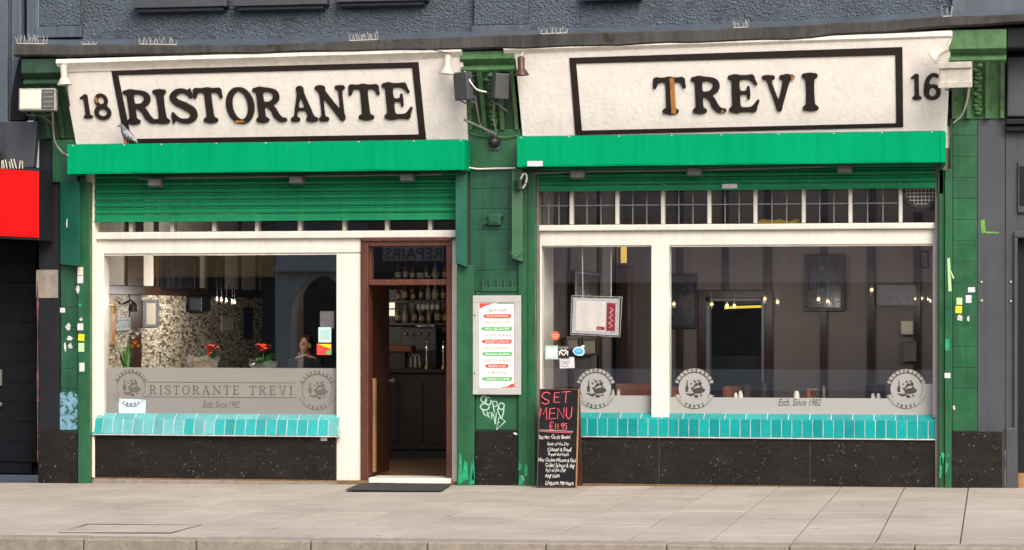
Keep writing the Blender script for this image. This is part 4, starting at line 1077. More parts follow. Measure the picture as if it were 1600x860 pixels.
for tx, u0, u1, v0, v1 in (('Starter: Garlic Bread', 840, 892, 679, 687), ('Soup of the Day', 854, 890, 690, 697), ('Calamari & Bread', 855, 894, 698, 706), ('Prawn Avocado', 856, 890, 706.5, 713),
                           ('Main: Chicken Milanese & Salad', 840, 902, 714.5, 722), ('Grilled Salmon & Veg', 852, 900, 722.5, 731), ('Fish of the Day', 853, 886, 731, 739), ('Any pizza', 852, 876, 740, 748), ('Linguine Marinara', 853, 899, 750, 758)):
    me = text_mesh(tx, 1., 'LEFT', .25, .001)
    for v_ in me.vertices: v_.co.y += .07 * math.sin(v_.co.x * 3.1 + len(tx)) + .05 * math.sin(v_.co.x * 9.7); v_.co.x += .05 * math.sin(v_.co.y * 7 + v_.co.x * 2)
    co = np.array([v.co[:] for v in me.vertices]); mn, mx = co.min(0), co.max(0)
    (ax, ay), (bx, by) = bp(u0, v1), bp(u1, v0)
    mesh_to('chalk_writing', me, M['chalk'], board, fm @ Matrix.Translation((ax, ay, -.0015)) @ Matrix.Rotation(rr.uniform(-.035, .035), 4, 'Z') @ Matrix.Diagonal(((bx - ax) / (mx[0] - mn[0]), (by - ay) / (mx[1] - mn[1]), 1, 1)) @ Matrix.Translation((-mn[0], -mn[1], 0)))

# menu case on the middle pilaster
yc = -.075
mc = thing('menu_case', 'white-framed menu case listing the specials on the green pilaster', 'menu case', (XX(776), -.02, ZZ(617)))
x0, x1, za, zb = XX(738.5, yc), XX(814, yc), ZZ(617, yc, 776), ZZ(462, yc, 776); fw = .072
boxo('back_box', M['silver'], mc, x0 + .004, x1 - .004, -.06, -.0135, za + .004, zb - .004, .004)
for a, b, c_, d in ((x0, x1, zb - fw, zb), (x0, x1, za, za + fw), (x0, x0 + fw, za + fw + .0005, zb - fw - .0005), (x1 - fw, x1, za + fw + .0005, zb - fw - .0005)):
    boxo('frame_bar', M['silver'], mc, a, b, yc, -.0605, c_, d, .005)
po = boxo('poster', M['paper'], mc, x0 + fw + .001, x1 - fw - .001, -.066, -.0608, za + fw + .001, zb - fw - .001)
def pp(u, v): return (XX(u, yc), ZZ(v, yc, 776))
def pshape(name, pts, m): MB().prism([Vector((pp(*p)[0], -.0672, pp(*p)[1])) for p in pts], (0, .0011, 0)).build(name, m, po)
pshape('red_corner', [(749, 474), (773, 474), (758, 478), (749, 483)], M['redprint'])
pshape('green_corner', [(770, 476), (780, 473.5), (803, 474), (803, 476), (785, 475.2)], M['greenprint'])
pshape('red_corner', [(781, 605.5), (793, 604), (797, 600.5), (804, 599), (803, 605), (796, 607)], M['redprint'])
fit_text('poster_title', 'Specials', M['ink'], po, *[pp(762, 0)[0], pp(791, 0)[0], pp(0, 489)[1], pp(0, 481)[1]], -.0668, .35, .001)
for k, (v, u0, u1, m) in enumerate(((494.5, 755, 799, 'redprint'), (514, 752, 801, 'greenprint'), (534, 753, 800, 'redprint'), (553.5, 753, 801, 'greenprint'), (572.5, 758, 795, 'redprint'), (592.5, 753, 801, 'greenprint'))):
    pshape('brush_banner', [(u0 - 1, v - .5), (u0 + 3, v - 3.2), (u1 - 4, v - 3.5), (u1, v - 2.4), (u1 - 1, v + .6), (u1 - 3, v + 3.4), (u0 + 6, v + 3.2), (u0 + 1, v + 2)], M[m])
    tx = ('SQUID & PRAWNS', 'VEAL ESCALOPE', 'SPAGHETTI & PRAWN', 'PENNE & SALMON', 'SEABASS & VEG', 'TIRAMISU & COFFEE')[k]
    fit_text('banner_text', tx, M['paper'], po, pp(u0 + 5, 0)[0], pp(u1 - 5, 0)[0], pp(0, v + 1.9)[1], pp(0, v - 1.8)[1], -.0682, 0, .0008)
    if k < 5:
        tx = ('FRIED SQUID & CHIPS', 'CHICKEN MILANESE', 'GNOCCHI & BURRATA', 'FILLET OF SEABASS', 'LAMB SHANK')[k]
        fit_text('poster_text', tx, M['inkl'], po, pp(u0 + 2, 0)[0], pp(u1 - 2, 0)[0], pp(0, v + 12.2)[1], pp(0, v + 7.6)[1], -.0668, 0, .0008)
b = MB()
for v in (493, 584): b.lathe((XX(741.5, yc), yc - .0005, ZZ(v, yc, 776)), [(.009, 0), (.008, .004)], 8, ax=(0, -1, 0))
b.build('lock', M['dgrey'], mc)

# flood lights
def flood(lab, u, v, Y, wpx, hpx, yaw, pitch, m, split=False, fins=True):
    c = at(u, v, Y); s = .0066
    root = thing('floodlight', lab, 'floodlight', c, 'floodlights on the brackets', rot=(pitch, 0, yaw)); Mx = WM[root]
    wv, hv = wpx * s / 2, hpx * s / 2
    def lb(name, mm, x0_, x1_, y0_, y1_, z0_, z1_, bev=.006):
        q = [Mx @ Vector(p) for p in ((x0_, y0_, z0_), (x1_, y0_, z0_), (x1_, y0_, z1_), (x0_, y0_, z1_))]
        return MB().prism(q, Mx.to_3x3() @ Vector((0, y1_ - y0_, 0))).build(name, mm, root, bev)
    lb('housing', m, -wv, wv, -.03, .07, -hv, hv, .012)
    if split:
        lb('lens', M['lampglass'], -wv + .018, wv * .22, -.036, -.0305, -hv + .018, hv - .018, .003)
        lb('control_cover', M['dgrey'], wv * .26, wv - .012, -.040, -.0305, -hv + .018, hv - .016, .004)
        for i in range(4): lb('rib', M['mgrey'], wv * .34, wv - .025, -.044, -.0403, -hv + .03 + i * .05, -hv + .05 + i * .05, .002)
    elif fins:
        for i in range(5): lb('fin', M['dgrey'], -wv + .01, wv - .01, .0705, .115, -hv + .015 + i * (2 * hv - .03) / 4.6, -hv + .024 + i * (2 * hv - .03) / 4.6, .002)
    else:
        lb('rim', m, -wv - .008, wv + .008, -.05, -.0305, hv * .55, hv + .008, .004)
        lb('rim', M['wmetal'], -wv - .008, wv + .008, -.05, -.0305, -hv - .008, -hv * .55, .004)
    b = MB()
    b.tube([Mx @ Vector((-wv * .7, .03, -hv)), Mx @ Vector((-wv * .7, .10, -hv - .03)), Mx @ Vector((0, .16, -hv - .03)), Mx @ Vector((wv * .7, .10, -hv - .03)), Mx @ Vector((wv * .7, .03, -hv))], .008, 6)
    b.tube([Mx @ Vector((0, .16, -hv - .03)), Vector((c.x, -.12, c.z - hv - .10))], .012, 6)
    b.build('bracket', M['mgrey'], root)
    return root
flood('off-white square floodlight with a pale greenish lens at the far left bracket', 59, 156, -.50, 60, 36, .12, -.06, mat('weathered_lamp_body', (.26, .26, .24), .5, .3, 14), True)
flood('dark grey floodlight turned left on the middle bracket, overlapping the white sign', 722, 135, -.48, 28, 44, -.55, .10, M['dgrey'])
flood('smaller dark grey floodlight facing away on the right half of the middle bracket', 783, 135, -.44, 24, 40, .65, .10, M['dgrey'])
flood('weathered whitish floodlight beside the number 16 on the right bracket', 1493, 117, -.52, 48, 36, -.12, .12, M['wmetal'], False, False)

# small spotlights under the ledge
def spot(lab, u, v0, v1, Y, lean, mbody):
    a, b_ = at(u, v0, Y), at(u + lean, v1, Y); root = thing('spotlight', lab, 'spotlight', a, 'sign spotlights')
    ax = (b_ - a).normalized(); L = (b_ - a).length
    MB().lathe(a, [(.012, 0), (.036, .01), (.038, .02), (.034, L * .6), (.04, L * .66), (.075, L * .93), (.08, L), (.07, L), (.03, L * .75)], 16, ax=ax).build('body', mbody, root, smooth=True)
    MB().lathe(a + ax * (L * .8), [(.055, 0), (.06, .012), (.01, .022)], 14, ax=ax).build('lamp', M['paper'], root, smooth=True)
    MB().tube([a, a + Vector((.02, .06, .06)), Vector((a.x + .03, a.y + .12, a.z + .10))], .009, 6).build('arm', M['wmetal'], root)
spot('off-white bell spotlight above the number 18, at the left end of the ledge', 99, 101, 133, -.50, 2, M['wmetal'])
spot('off-white bell spotlight just left of the middle bracket', 700, 85, 116, -.50, -2, M['wmetal'])
spot('dark-bodied bell spotlight just right of the middle bracket', 814, 88, 118, -.50, 1, M['brownwood'])
spot('silvery bell spotlight tilted sideways above the number 16', 1481, 74, 90, -.55, -25, M['wmetal'])

# lamps tucked under the hoods, with the conduit they hang from
def hood_lamp(lab, u, v):
    c = at(u, v, -.10); root = thing('shutter_lamp', lab, 'lamp', c, 'small lamps under the hoods')
    MB().sweep([(-.06, -.03), (.05, -.045), (.06, .03), (-.045, .045)], c - Vector((.075, 0, 0)), c + Vector((.075, 0, 0))).build('casing', M['mgrey'], root, .01)
    MB().sweep([(-.063, -.028), (-.061, -.028), (-.049, .04), (-.051, .04)], c - Vector((.06, 0, 0)), c + Vector((.06, 0, 0))).build('lens', M['came'], root)
    MB().tube([c + Vector((0, .0, .03)), c + Vector((0, .05, .09))], .012).build('stem', M['mgrey'], root)
for lab, u, v in (('grey lamp under the left hood, nearest the stickered pilaster', 243, 286), ('grey lamp under the middle of the left hood', 464, 282), ('grey lamp under the left hood, above the doorway', 637, 278),
                  ('grey lamp under the right hood, nearest the middle pilaster', 903, 273), ('grey lamp under the middle of the right hood', 1085, 269), ('grey lamp under the right hood, nearest the extractor fan', 1320, 264)):
    hood_lamp(lab, u, v)
for lab, pts in (('grey conduit pipe running under the left hood', ((217, 279), (330, 277), (560, 274), (690, 272))), ('grey conduit pipe running under the right hood', ((832, 271), (900, 268), (1100, 265), (1290, 260)))):
    o = MB().tube([at(u, v, -.06) for u, v in pts], .016, 6).build('conduit', M['mgrey'], None, loc=at(*pts[0], -.06)); tag(o, lab, 'conduit')
    c = MB()
for u, v, lab in ((724, 262, 'black cable clamp box at the right end of the left hood'), (812, 289, 'black cable box below the left end of the right hood')):
    c = at(u, v, -.2); o = MB().box(c.x - .025, c.x + .025, -.24, -.15, c.z - .06, c.z + .06).build('cable_box', M['black'], None, .012, loc=c); tag(o, lab, 'box')

def cable(lab, pts, r, m):
    pts = [Vector(p) for p in pts]; cr = [Vector(q) for q in cat_rom([tuple(p) for p in pts], 6)]
    o = MB().tube(cr, r, 6).build('cable', m, None, loc=pts[0], smooth=True); tag(o, lab, 'cable')
cable('pale cable hanging from the far left floodlight', [at(82, 176, -.45), at(83, 200, -.25), at(86, 222, -.15), at(97, 238, -.12), at(106, 243, -.36)], .011, M['cable'])
cable('white cable curving from the left floodlight of the middle bracket', [at(726, 112, -.47), at(735, 128, -.52), at(745, 140, -.46), at(760, 144, -.42)], .009, M['cablew'])
cable('brown cable hanging down the left side of the middle bracket', [at(742, 150, -.4), at(748, 185, -.22), at(752, 198, -.16), at(765, 210, -.1)], .008, M['cable'])
cable('brown cable hanging in the middle of the middle bracket', [at(772, 160, -.36), at(771, 185, -.22), at(775, 205, -.12), at(772, 218, -.1)], .007, M['cable'])
cable('pale cable running horizontally across the middle pilaster', [at(729, 261, -.12), at(745, 264, -.08), at(775, 263.5, -.075), at(806, 263, -.09)], .009, M['cablew'])
cable('cable looping below the left end of the right hood', [at(812, 283, -.2), at(818, 272, -.22), at(823, 275, -.2), at(821, 288, -.18), at(814, 296, -.17)], .011, M['cablew'])
cable('thin pale cable hanging below the whitish floodlight by the number 16', [at(1514, 136, -.46), at(1511, 158, -.3), at(1503, 180, -.15), at(1490, 192, -.06)], .009, M['cablew'])
cable('green painted cable from the hood to the round junction on the middle pilaster', [at(731, 206, -.07), at(745, 212, -.08), at(765, 214, -.1)], .008, M['corbel'])
cable('green painted cable from the round junction to the right hood', [at(778, 214, -.1), at(792, 215, -.08), at(808, 212, -.08)], .008, M['corbel'])
cable('thin wire sagging under the ledge at the left of the middle bracket', [at(612, 62, -.6), at(640, 68, -.6), at(665, 76, -.58), at(705, 84, -.54)], .006, M['black'])
rod = MB().tube([at(725, 187, -.30), at(774, 210, -.12)], .014, 8).build('metal_rod', M['mgrey'], None, loc=at(725, 187, -.3)); tag(rod, 'slanting grey metal rod fixed above the round junction', 'rod')
c = at(772, 222, -.09)
rj = thing('camera_dome', 'small round black dome fitting at the top of the middle pilaster', 'dome fitting', c)
MB().lathe((c.x, -.056, c.z), [(.06, 0), (.06, .03), (.052, .06), (.03, .085), (.004, .092)], 16, ax=(0, -1, 0)).build('dome', M['black'], rj, smooth=True)
boxo('base_plate', M['dgrey'], rj, c.x - .05, c.x + .05, -.075, -.0555, c.z - .085, c.z + .07, .006)
c = at(773.5, 343, -.05)
jb = thing('junction_box', 'small green painted junction box on the middle pilaster', 'junction box', c)
boxo('box', M['green3'], jb, XX(764), XX(784), -.07, -.0125, ZZ(352, 0, 772), ZZ(335, 0, 772), .008)
boxo('lid', M['green3'], jb, XX(766), XX(782), -.08, -.0705, ZZ(349, 0, 772), ZZ(337, 0, 772), .006)
MB().tube([(XX(757), -.05, ZZ(351, 0, 772)), (XX(764), -.05, ZZ(347, 0, 772))], .018, 8).build('gland', M['green3'], jb)
MB().tube([(XX(784), -.05, ZZ(339, 0, 772)), (XX(788), -.05, ZZ(337, 0, 772))], .016, 8).build('gland', M['green3'], jb)
# pins above the menu case
pin = thing('pin_strip', 'short row of green painted pins above the white menu case', 'bird spikes', (XX(776), -.03, ZZ(449)))
boxo('base_rail', M['green3'], pin, XX(752), XX(808), -.03, -.0125, ZZ(456, 0, 772), ZZ(449, 0, 772), .004)
for u in (755, 766, 778, 789, 801): MB().tube([(XX(u), -.022, ZZ(449, 0, 772)), (XX(u - 1), -.03, ZZ(436, 0, 772))], [.012, .009], 6).build('pin', M['corbeld'], pin)

# wire bird spikes on the ledge
def spikes(lab, u0, u1, vb, vt, Y=-.44, step=5.):
    a, b_ = at(u0, vb, Y), at(u1, vb, Y); za_ = led_z(a.x); root = thing('bird_spikes', lab, 'bird spikes', (a.x, Y, za_), 'wire bird spikes on the ledge')
    bb = MB(); n = max(2, int((u1 - u0) / step)); rq = random.Random(int(u0)); hh = (vb - vt) / 150.
    for i in range(n + 1):
        x = a.x + (b_.x - a.x) * i / n + rq.uniform(-.008, .008); z = led_z(x) + .005; h = hh * rq.uniform(.5, .8)
        for dy in (-.03, .03): bb.tube([(x, Y, z), (x + rq.uniform(-.03, .012), Y + dy * 1.6, z + h)], .0033, 4)
    bb.build('wires', M['spike'], root)
    MB().sweep([(-.02, 0), (.02, 0), (.02, .008), (-.02, .008)], (a.x, Y, za_ + .004), (b_.x, Y, led_z(b_.x) + .004)).build('base_strip', M['wmetal'], root)
for lab, *a in (('bird spikes at the far left end of the ledge', 28, 72, 69, 49), ('bird spikes on the ledge above the number 18', 128, 150, 70, 62), ('long run of bird spikes above the left half of the RISTORANTE sign', 218, 276, 71, 55),
                ('dense bird spikes above the right half of the RISTORANTE sign', 546, 590, 64, 46), ('bird spikes above the left end of the TREVI sign', 846, 886, 52, 37), ('narrow clump of bird spikes above the letters TREVI', 1146, 1168, 44, 29), ('bird spikes next to the right corner of the ledge', 1474, 1486, 26, 4)):
    spikes(lab, *a, step=(3.6 if 'dense' in lab or 'narrow' in lab else 5.5))

# door mat
q = [atz(540, 766.5, .0), atz(690, 768, .0), atz(706, 757.5, .0), atz(562, 757.5, .0)]
o = MB().prism([p + Vector((0, 0, .0005)) for p in q], (0, 0, .012)).build('door_mat', M['mat'], None, .004, loc=(q[0] + q[2]) / 2); tag(o, 'dark rubber mat on the pavement outside the open doorway', 'door mat')

# pigeon
pc = at(199, 213, -.30); zt_ = HL[3] + .004
pg = thing('pigeon', 'grey pigeon perched on the left green hood beside the number 18', 'pigeon', (at(199, 220, -.28).x, -.28, zt_))
bx, bz = XX(199, -.28), zt_
def ringp(c, t, ra, rb, n=12):
    t = Vector(t).normalized(); a = Vector((0, 1, 0)); b2 = t.cross(a).normalized()
    return [Vector(c) + a * ra * math.cos(2 * math.pi * k / n) + b2 * rb * math.sin(2 * math.pi * k / n) for k in range(n)]
spn = [(-.105, .185, .004, .004), (-.092, .192, .012, .010), (-.075, .195, .020, .019), (-.058, .186, .022, .021), (-.046, .165, .024, .026), (-.036, .14, .036, .038), (-.012, .105, .050, .050), (.022, .072, .047, .046), (.055, .048, .034, .030), (.08, .03, .026, .013), (.12, .004, .028, .005)]
rs_ = []
for i, (x, z, ra, rb) in enumerate(spn):
    p, q = spn[max(i - 1, 0)], spn[min(i + 1, len(spn) - 1)]
    rs_.append(ringp((bx + x, -.28, bz + z), (q[0] - p[0], 0, q[1] - p[1]), ra, rb))
MB().rings(rs_).build('body', M['feather'], pg, smooth=True)
for s in (-1, 1):
    wr = []
    for i, (x, z, rb) in enumerate(((-.03, .125, .012), (-.005, .112, .034), (.03, .082, .032), (.065, .052, .022), (.10, .024, .008))):
        wr.append([Vector((bx + x, -.28 + s * (.036 - .2 * max(0, x - .03)), bz + z)) + v for v in [Vector((.55, 0, .83)) * rb * math.sin(a) + Vector((0, s * .014, 0)) * math.cos(a) for a in np.linspace(0, 2 * math.pi, 9)[:-1]]])
    wg = MB().rings(wr).build('wing', M['featherl'], pg, smooth=True)
    for x, z in ((.028, .068), (.052, .05)):
        MB().ell((bx + x, -.28 + s * .049, bz + z), .007, .004, .022, 8, Matrix.Rotation(R(30), 3, 'Y')).build('wing_bar', M['featherd'], wg)
    b = MB(); b.tube([(bx + .0 + s * .006, -.28 + s * .018, bz + .065), (bx - .004 + s * .008, -.28 + s * .018, bz + .008)], [.008, .004], 6)
    for dx in (-.022, -.016, .014): b.tube([(bx - .004 + s * .008, -.28 + s * .018, bz + .007), (bx + dx, -.28 + s * .018 + (.012 if dx == -.016 else 0), bz + .003)], [.003, .002], 5)
    b.build('leg', M['orange'], pg)
    MB().ell((bx - .08, -.28 + s * .019, bz + .197), .004, .003, .004, 8).build('eye', M['orange'], pg)
MB().lathe((bx - .102, -.28, bz + .186), [(.006, 0), (.004, .012), (.001, .02)], 8, ax=(-.9, 0, -.4)).build('beak', M['black'], pg)
MB().ell((bx - .046, -.28, bz + .16), .027, .0265, .02, 10).build('neck_ruff', M['featherd'], pg, smooth=True)

# stickers: each its own small sheet on what it sticks to
def sticker(lab, u, v, wu, hv, Y, m, rot=0., torn=0, name='sticker', um=None):
    c = at(u, v, Y); s = XX(u + .5, Y) - XX(u - .5, Y); rq = random.Random(int(u * 7 + v))
    pts = []
    base = [(-.5, -.5), (.5, -.5), (.5, .5), (-.5, .5)] if not torn else [(.5 * math.cos(a) * rq.uniform(.55, 1.1), .5 * math.sin(a) * rq.uniform(.55, 1.1)) for a in np.linspace(0, 2 * math.pi, torn + 1)[:-1]]
    for x, z in base:
        x, z = x * wu * s, z * hv * s; pts.append(Vector((c.x + x * math.cos(rot) - z * math.sin(rot), Y, c.z + x * math.sin(rot) + z * math.cos(rot))))
    o = MB().prism(pts, (0, .0018, 0)).build(name, M[m], None, loc=c); return tag(o, lab, 'sticker')
yp = -.0142; ye = -.0525
sticker('cream square sticker, topmost on the left edge strip', 125.5, 424, 9, 12, ye, 'paperd')
sticker('lilac square sticker just under the topmost cream one at the left', 125.5, 437, 9, 11, ye, 'stickl')
sticker('torn white paper scrap below the lilac sticker on the left edge strip', 121.5, 452, 6, 17, ye, 'sticktorn', 0, 8)
sticker('tiny bright green scrap on the left edge strip above the white sticker', 125, 477, 6, 6, ye, 'wet', 0, 7)
sticker('small torn dark-white scrap on the left edge strip above the white square', 126.5, 499, 6, 6, ye, 'sticktorn', 0, 6)
sticker('white square sticker directly above the yellow one at the left', 125.5, 511, 9, 10, ye, 'oldstick')
sticker('bright yellow sticker on the left edge strip', 127, 527.5, 9.5, 10, ye, 'sticky', -.1)
sticker('pale green sticker directly below the yellow one at the left', 127, 543, 9, 13, ye, 'stickg')
sticker('tall white sticker, lowest on the left edge strip', 128, 574, 8, 13, ye, 'oldstick')
sticker('grey two-line sticker on the left edge of the left green shaft', 97.5, 485, 8, 7, yp, 'stickl')
sticker('round grey sticker on the left green shaft', 107, 511, 10, 12, yp, 'sticktorn', 0, 12)
sticker('torn white sticker below the round grey one on the left shaft', 108.5, 529, 11, 9, yp, 'oldstick', 0, 9)
sticker('thin white paper streak low on the left shaft', 101.5, 542, 4, 18, yp, 'oldstick', .1, 7)
sticker('torn dark and white sticker beside the thin white streak', 110, 541, 8, 12, yp, 'sticktorn', .4, 7)
sticker('white curled label on the teal guide cover at the left', 105, 349, 3.5, 16, -.1, 'sticktorn', .0, 8)
sticker('pale green square sticker on the right pilaster', 1499, 471, 9, 11, yp, 'stickg')
sticker('bright yellow sticker on the right pilaster', 1498, 484, 10, 11, yp, 'sticky', -.05)
sticker('lilac white sticker on the right pilaster beside the pale green one', 1513.5, 467.5, 9, 12, yp, 'stickl')
sticker('grey striped sticker, topmost on the right pilaster', 1518, 453, 11, 8, yp, 'stickl', .04)
sticker('torn white scrap under the yellow sticker on the right pilaster', 1500.5, 497, 12, 14, yp, 'sticktorn', 0, 7)
sticker('narrow torn white scrap right of the scrap under the yellow sticker', 1513, 498, 5, 13, yp, 'oldstick', 0, 7)
sticker('scratched pale patch in the middle of the right pilaster', 1500, 530, 12, 20, yp, 'green', 0, 9)
sticker('small white square sticker low on the right pilaster edge', 1480.5, 587, 9, 8, ye, 'oldstick', 0)
sticker('small white scrap low on the right pilaster tiles', 1491, 637, 5, 10, yp, 'sticktorn', 0, 7)
sticker('white label at the lower left corner of the right hood', 836, 256, 24, 8, -.3445, 'stickl')
sticker('white label on the bottom bar of the right shutter', 1140, 291, 23, 7, .028, 'stickl')
sticker('tiny white label under the right end of the left sill', 506, 686, 10, 6, .052, 'stickl')
sticker('lime green blob near the foot of the middle pilaster', 815, 749, 8, 12, -.0565, 'stickg', 0, 9)
sticker('white scrap at the top right of the middle granite plinth', 805, 678, 9, 4, -.0315, 'oldstick', -.15, 7)
tp_ = thing('peeling_tape', 'pale green strip of peeling tape hanging on the right pilaster', 'tape', at(1483, 430, -.06))
MB().prism([at(1480, 404, -.056), at(1484, 403, -.062), at(1487, 455, -.058), at(1482, 456, -.058)], (0, .002, 0)).build('strip', M['stickg'], tp_)
MB().prism([at(1484, 424, -.064), at(1486, 423, -.070), at(1491, 435, -.08), at(1489, 436, -.08)], (0, .002, 0)).build('loose_end', M['stickg'], tp_)
# window stickers
yw = YG - .0065
w_ = sticker('pale blue square sticker in the left window beside the doorway', 507.5, 523.5, 20, 23, yw, 'stickb')
boxo('print', M['aqua'], w_, XX(500.5, yw), XX(514.5, yw), yw - .001, yw - .0002, ZZ(531, yw, 507), ZZ(516, yw, 507))
w_ = sticker('red, yellow and green sticker under the pale blue one in the left window', 506.5, 546, 23, 17, yw, 'redprint')
MB().prism([(XX(496, yw), yw - .001, ZZ(538, yw, 507)), (XX(517, yw), yw - .001, ZZ(538, yw, 507)), (XX(517, yw), yw - .001, ZZ(545, yw, 507))], (0, .0008, 0)).build('yellow_print', M['sticky'], w_)
MB().prism([(XX(509, yw), yw - .0012, ZZ(554, yw, 507)), (XX(517.5, yw), yw - .0012, ZZ(554, yw, 507)), (XX(517.5, yw), yw - .0012, ZZ(546, yw, 507)), (XX(511, yw), yw - .0012, ZZ(548, yw, 507))], (0, .001, 0)).build('green_print', M['greenprint'], w_)
sticker('grey patch drawn as a reflection behind the pale blue sticker in the left window', 511, 500, 22, 26, YG + .012, 'came', name='reflection_patch')  # reflection in the pane put in as a flat grey sheet
w_ = sticker('white card standing in the lower left corner of the left window', 206.5, 635, 42, 21, YG - .0062, 'stickb', -.02, name='card')
ribbons('small_print', [[(XX(194, yw), ZZ(632, yw, 206)), (XX(218, yw), ZZ(631.5, yw, 206))], [(XX(197, yw), ZZ(635.5, yw, 206)), (XX(215, yw), ZZ(635.5, yw, 206))]], .010, M['came'], w_, FACE(0, YG - .0062, 0), .001)
c = at(867.5, 525, yw)
o = MB().prism(disc_pts(c.x, c.z, .047, .047, yw, 24), (0, .002, 0)).build('sticker', M['orange'], None, loc=c); tag(o, 'round orange sticker at the left edge of the right window', 'sticker')
ribbons('print', [[(c.x - .03, c.z + .01), (c.x - .01, c.z + .015), (c.x + .01, c.z + .012), (c.x + .03, c.z + .014)], [(c.x - .03, c.z - .005), (c.x + .03, c.z - .004)], [(c.x - .02, c.z - .02), (c.x + .02, c.z - .02)]], .006, M['paperd'], o, FACE(0, yw, 0) , .001)
o = sticker('pale aqua square sticker with blank white centre in the right window', 862.5, 551, 21, 21, yw, 'aqua')
boxo('blank_panel', M['paper'], o, XX(855.5, yw), XX(869.5, yw), yw - .001, yw - .0002, ZZ(558, yw, 862), ZZ(544, yw, 862))
o = sticker('black sticker with a white heart emblem in the right window', 880.5, 550, 17, 20, yw, 'black')
c = at(880.5, 551, yw); q = .034
ribbons('heart_emblem', [[(c.x + q * .0, c.z - q * .9), (c.x - q * .9, c.z + q * .1), (c.x - q * .8, c.z + q * .7), (c.x - q * .35, c.z + q * .75), (c.x, c.z + q * .35), (c.x + q * .35, c.z + q * .75), (c.x + q * .8, c.z + q * .7), (c.x + q * .9, c.z + q * .1), (c.x, c.z - q * .9)],
    [(c.x - q * 1.35, c.z + q * .5), (c.x - q * 1.2, c.z - q * .9)], [(c.x + q * 1.35, c.z + q * .5), (c.x + q * 1.2, c.z - q * .9)]], .012, M['paper'], o, FACE(0, yw, 0), .001)
boxo('header_print', M['came'], o, XX(873.5, yw), XX(888, yw), yw - .001, yw - .0002, ZZ(545, yw, 880), ZZ(542, yw, 880))
o = sticker('white paper notice ending in ONLY below the heart sticker', 886, 567, 23, 17, YG - .0062, 'stickl', .03)
fit_text('lettering', 'ONLY', M['ink'], o, XX(877, yw), XX(891, yw), ZZ(570, yw, 886), ZZ(564, yw, 886), YG - .0072, 0, .0008)
ribbons('small_print', [[(XX(876, yw), ZZ(561, yw, 886)), (XX(882, yw), ZZ(560.6, yw, 886)), (XX(891, yw), ZZ(561, yw, 886))], [(XX(876, yw), ZZ(573, yw, 886)), (XX(889, yw), ZZ(573, yw, 886))]], .008, M['inkl'], o, FACE(0, YG - .0062, 0), .001)
c = at(904, 549, yw)
o = MB().prism([Vector((c.x + x, yw, c.z + z)) for x, z in ((-.062, .0), (-.05, .03), (-.02, .047), (.02, .045), (.035, .06), (.06, .066), (.068, .05), (.05, .038), (.062, .02), (.062, -.02), (.045, -.045), (0, -.05), (-.04, -.035))], (0, .002, 0)).build('sticker', M['stickb'], None, loc=c)
tag(o, 'bright blue blob-shaped sticker in the right window', 'sticker')
MB().prism([Vector((c.x + .048 * math.cos(a), yw - .001, c.z + .034 * math.sin(a) - .002)) for a in np.linspace(0, 2 * math.pi, 17)[:-1]], (0, .0008, 0)).build('blue_centre', M['cyan'], o)
ribbons('print', [[(c.x - .02, c.z - .005), (c.x - .012, c.z + .01), (c.x - .004, c.z - .005), (c.x + .004, c.z + .01), (c.x + .012, c.z - .005), (c.x + .022, c.z + .01)]], .006, M['stickb'], o, FACE(0, yw - .001, 0), .001)

# menu hanging in the right window on two cords
hm = thing('hanging_menu', 'menu sheet with a maroon side panel hanging on cords in the right window', 'menu', at(932, 495, YG + .05))
yh = YG + .05
def hq(name, m, pts, y, d=.003): return MB().prism([Vector((XX(u, y), y, ZZ(v, y, 932))) for u, v in pts], (0, d, 0)).build(name, m, hm)
hq('acrylic_sheet', glass('acrylic', .16), [(891, 523), (969, 527), (972.5, 464), (893, 461.5)], yh, .006)
for a in ([(891, 523), (969, 527), (969, 526), (891, 522)], [(893, 462.5), (972.5, 465), (972.5, 464), (893, 461.5)], [(891, 522), (892, 522), (894, 462.5), (893, 462.5)], [(968, 526), (969, 526), (972.5, 465), (971.5, 465)]):
    hq('sheet_edge', M['wmetal'], a, yh - .003, .002)
back = hq('backing_panel', M['stickl'], [(893.5, 520.5), (966.5, 524.5), (968.5, 467), (895.5, 465)], yh - .006, .003)
def hs(name, m, pts, k=1): return MB().prism([Vector((XX(u, yh), yh - .0075 - .001 * k, ZZ(v, yh, 932))) for u, v in pts], (0, .001, 0)).build(name, m, back)
hs('menu_paper', M['paper'], [(899.5, 516.5), (946, 518), (947, 471.5), (901, 470)])
hs('maroon_panel', M['maroon'], [(947.3, 517), (961, 518), (962, 474.5), (948.5, 473.5)])
hs('maroon_box', M['maroon'], [(932, 515.7), (945, 516), (945, 511), (932.3, 510.5)], 2)
ribbons('panel_lettering', [[(XX(952, yh), ZZ(512, yh)), (XX(957, yh), ZZ(509, yh)), (XX(951, yh), ZZ(505, yh)), (XX(958, yh), ZZ(501, yh)), (XX(952, yh), ZZ(497, yh)), (XX(957, yh), ZZ(492, yh)), (XX(953, yh), ZZ(489, yh)), (XX(958, yh), ZZ(485, yh)), (XX(954, yh), ZZ(481, yh))]], .012, M['stickl'], back, FACE(0, yh - .0087, 0), .001)
ls = []
for v in np.arange(474, 514, 3.3):
    ls.append([(XX(905 + 6 * rr.random(), yh), ZZ(v, yh)), (XX(916 + 8 * rr.random(), yh), ZZ(v + .4, yh))]); ls.append([(XX(932 + 2 * rr.random(), yh), ZZ(v - .6, yh)), (XX(939 + 5 * rr.random(), yh), ZZ(v - .3, yh))])
ribbons('menu_text', [l for l in ls if True], .006, M['stickl'] if False else mat('faint_print', (.55, .54, .52), .6, .1), back, FACE(0, yh - .0088, 0), .0008)
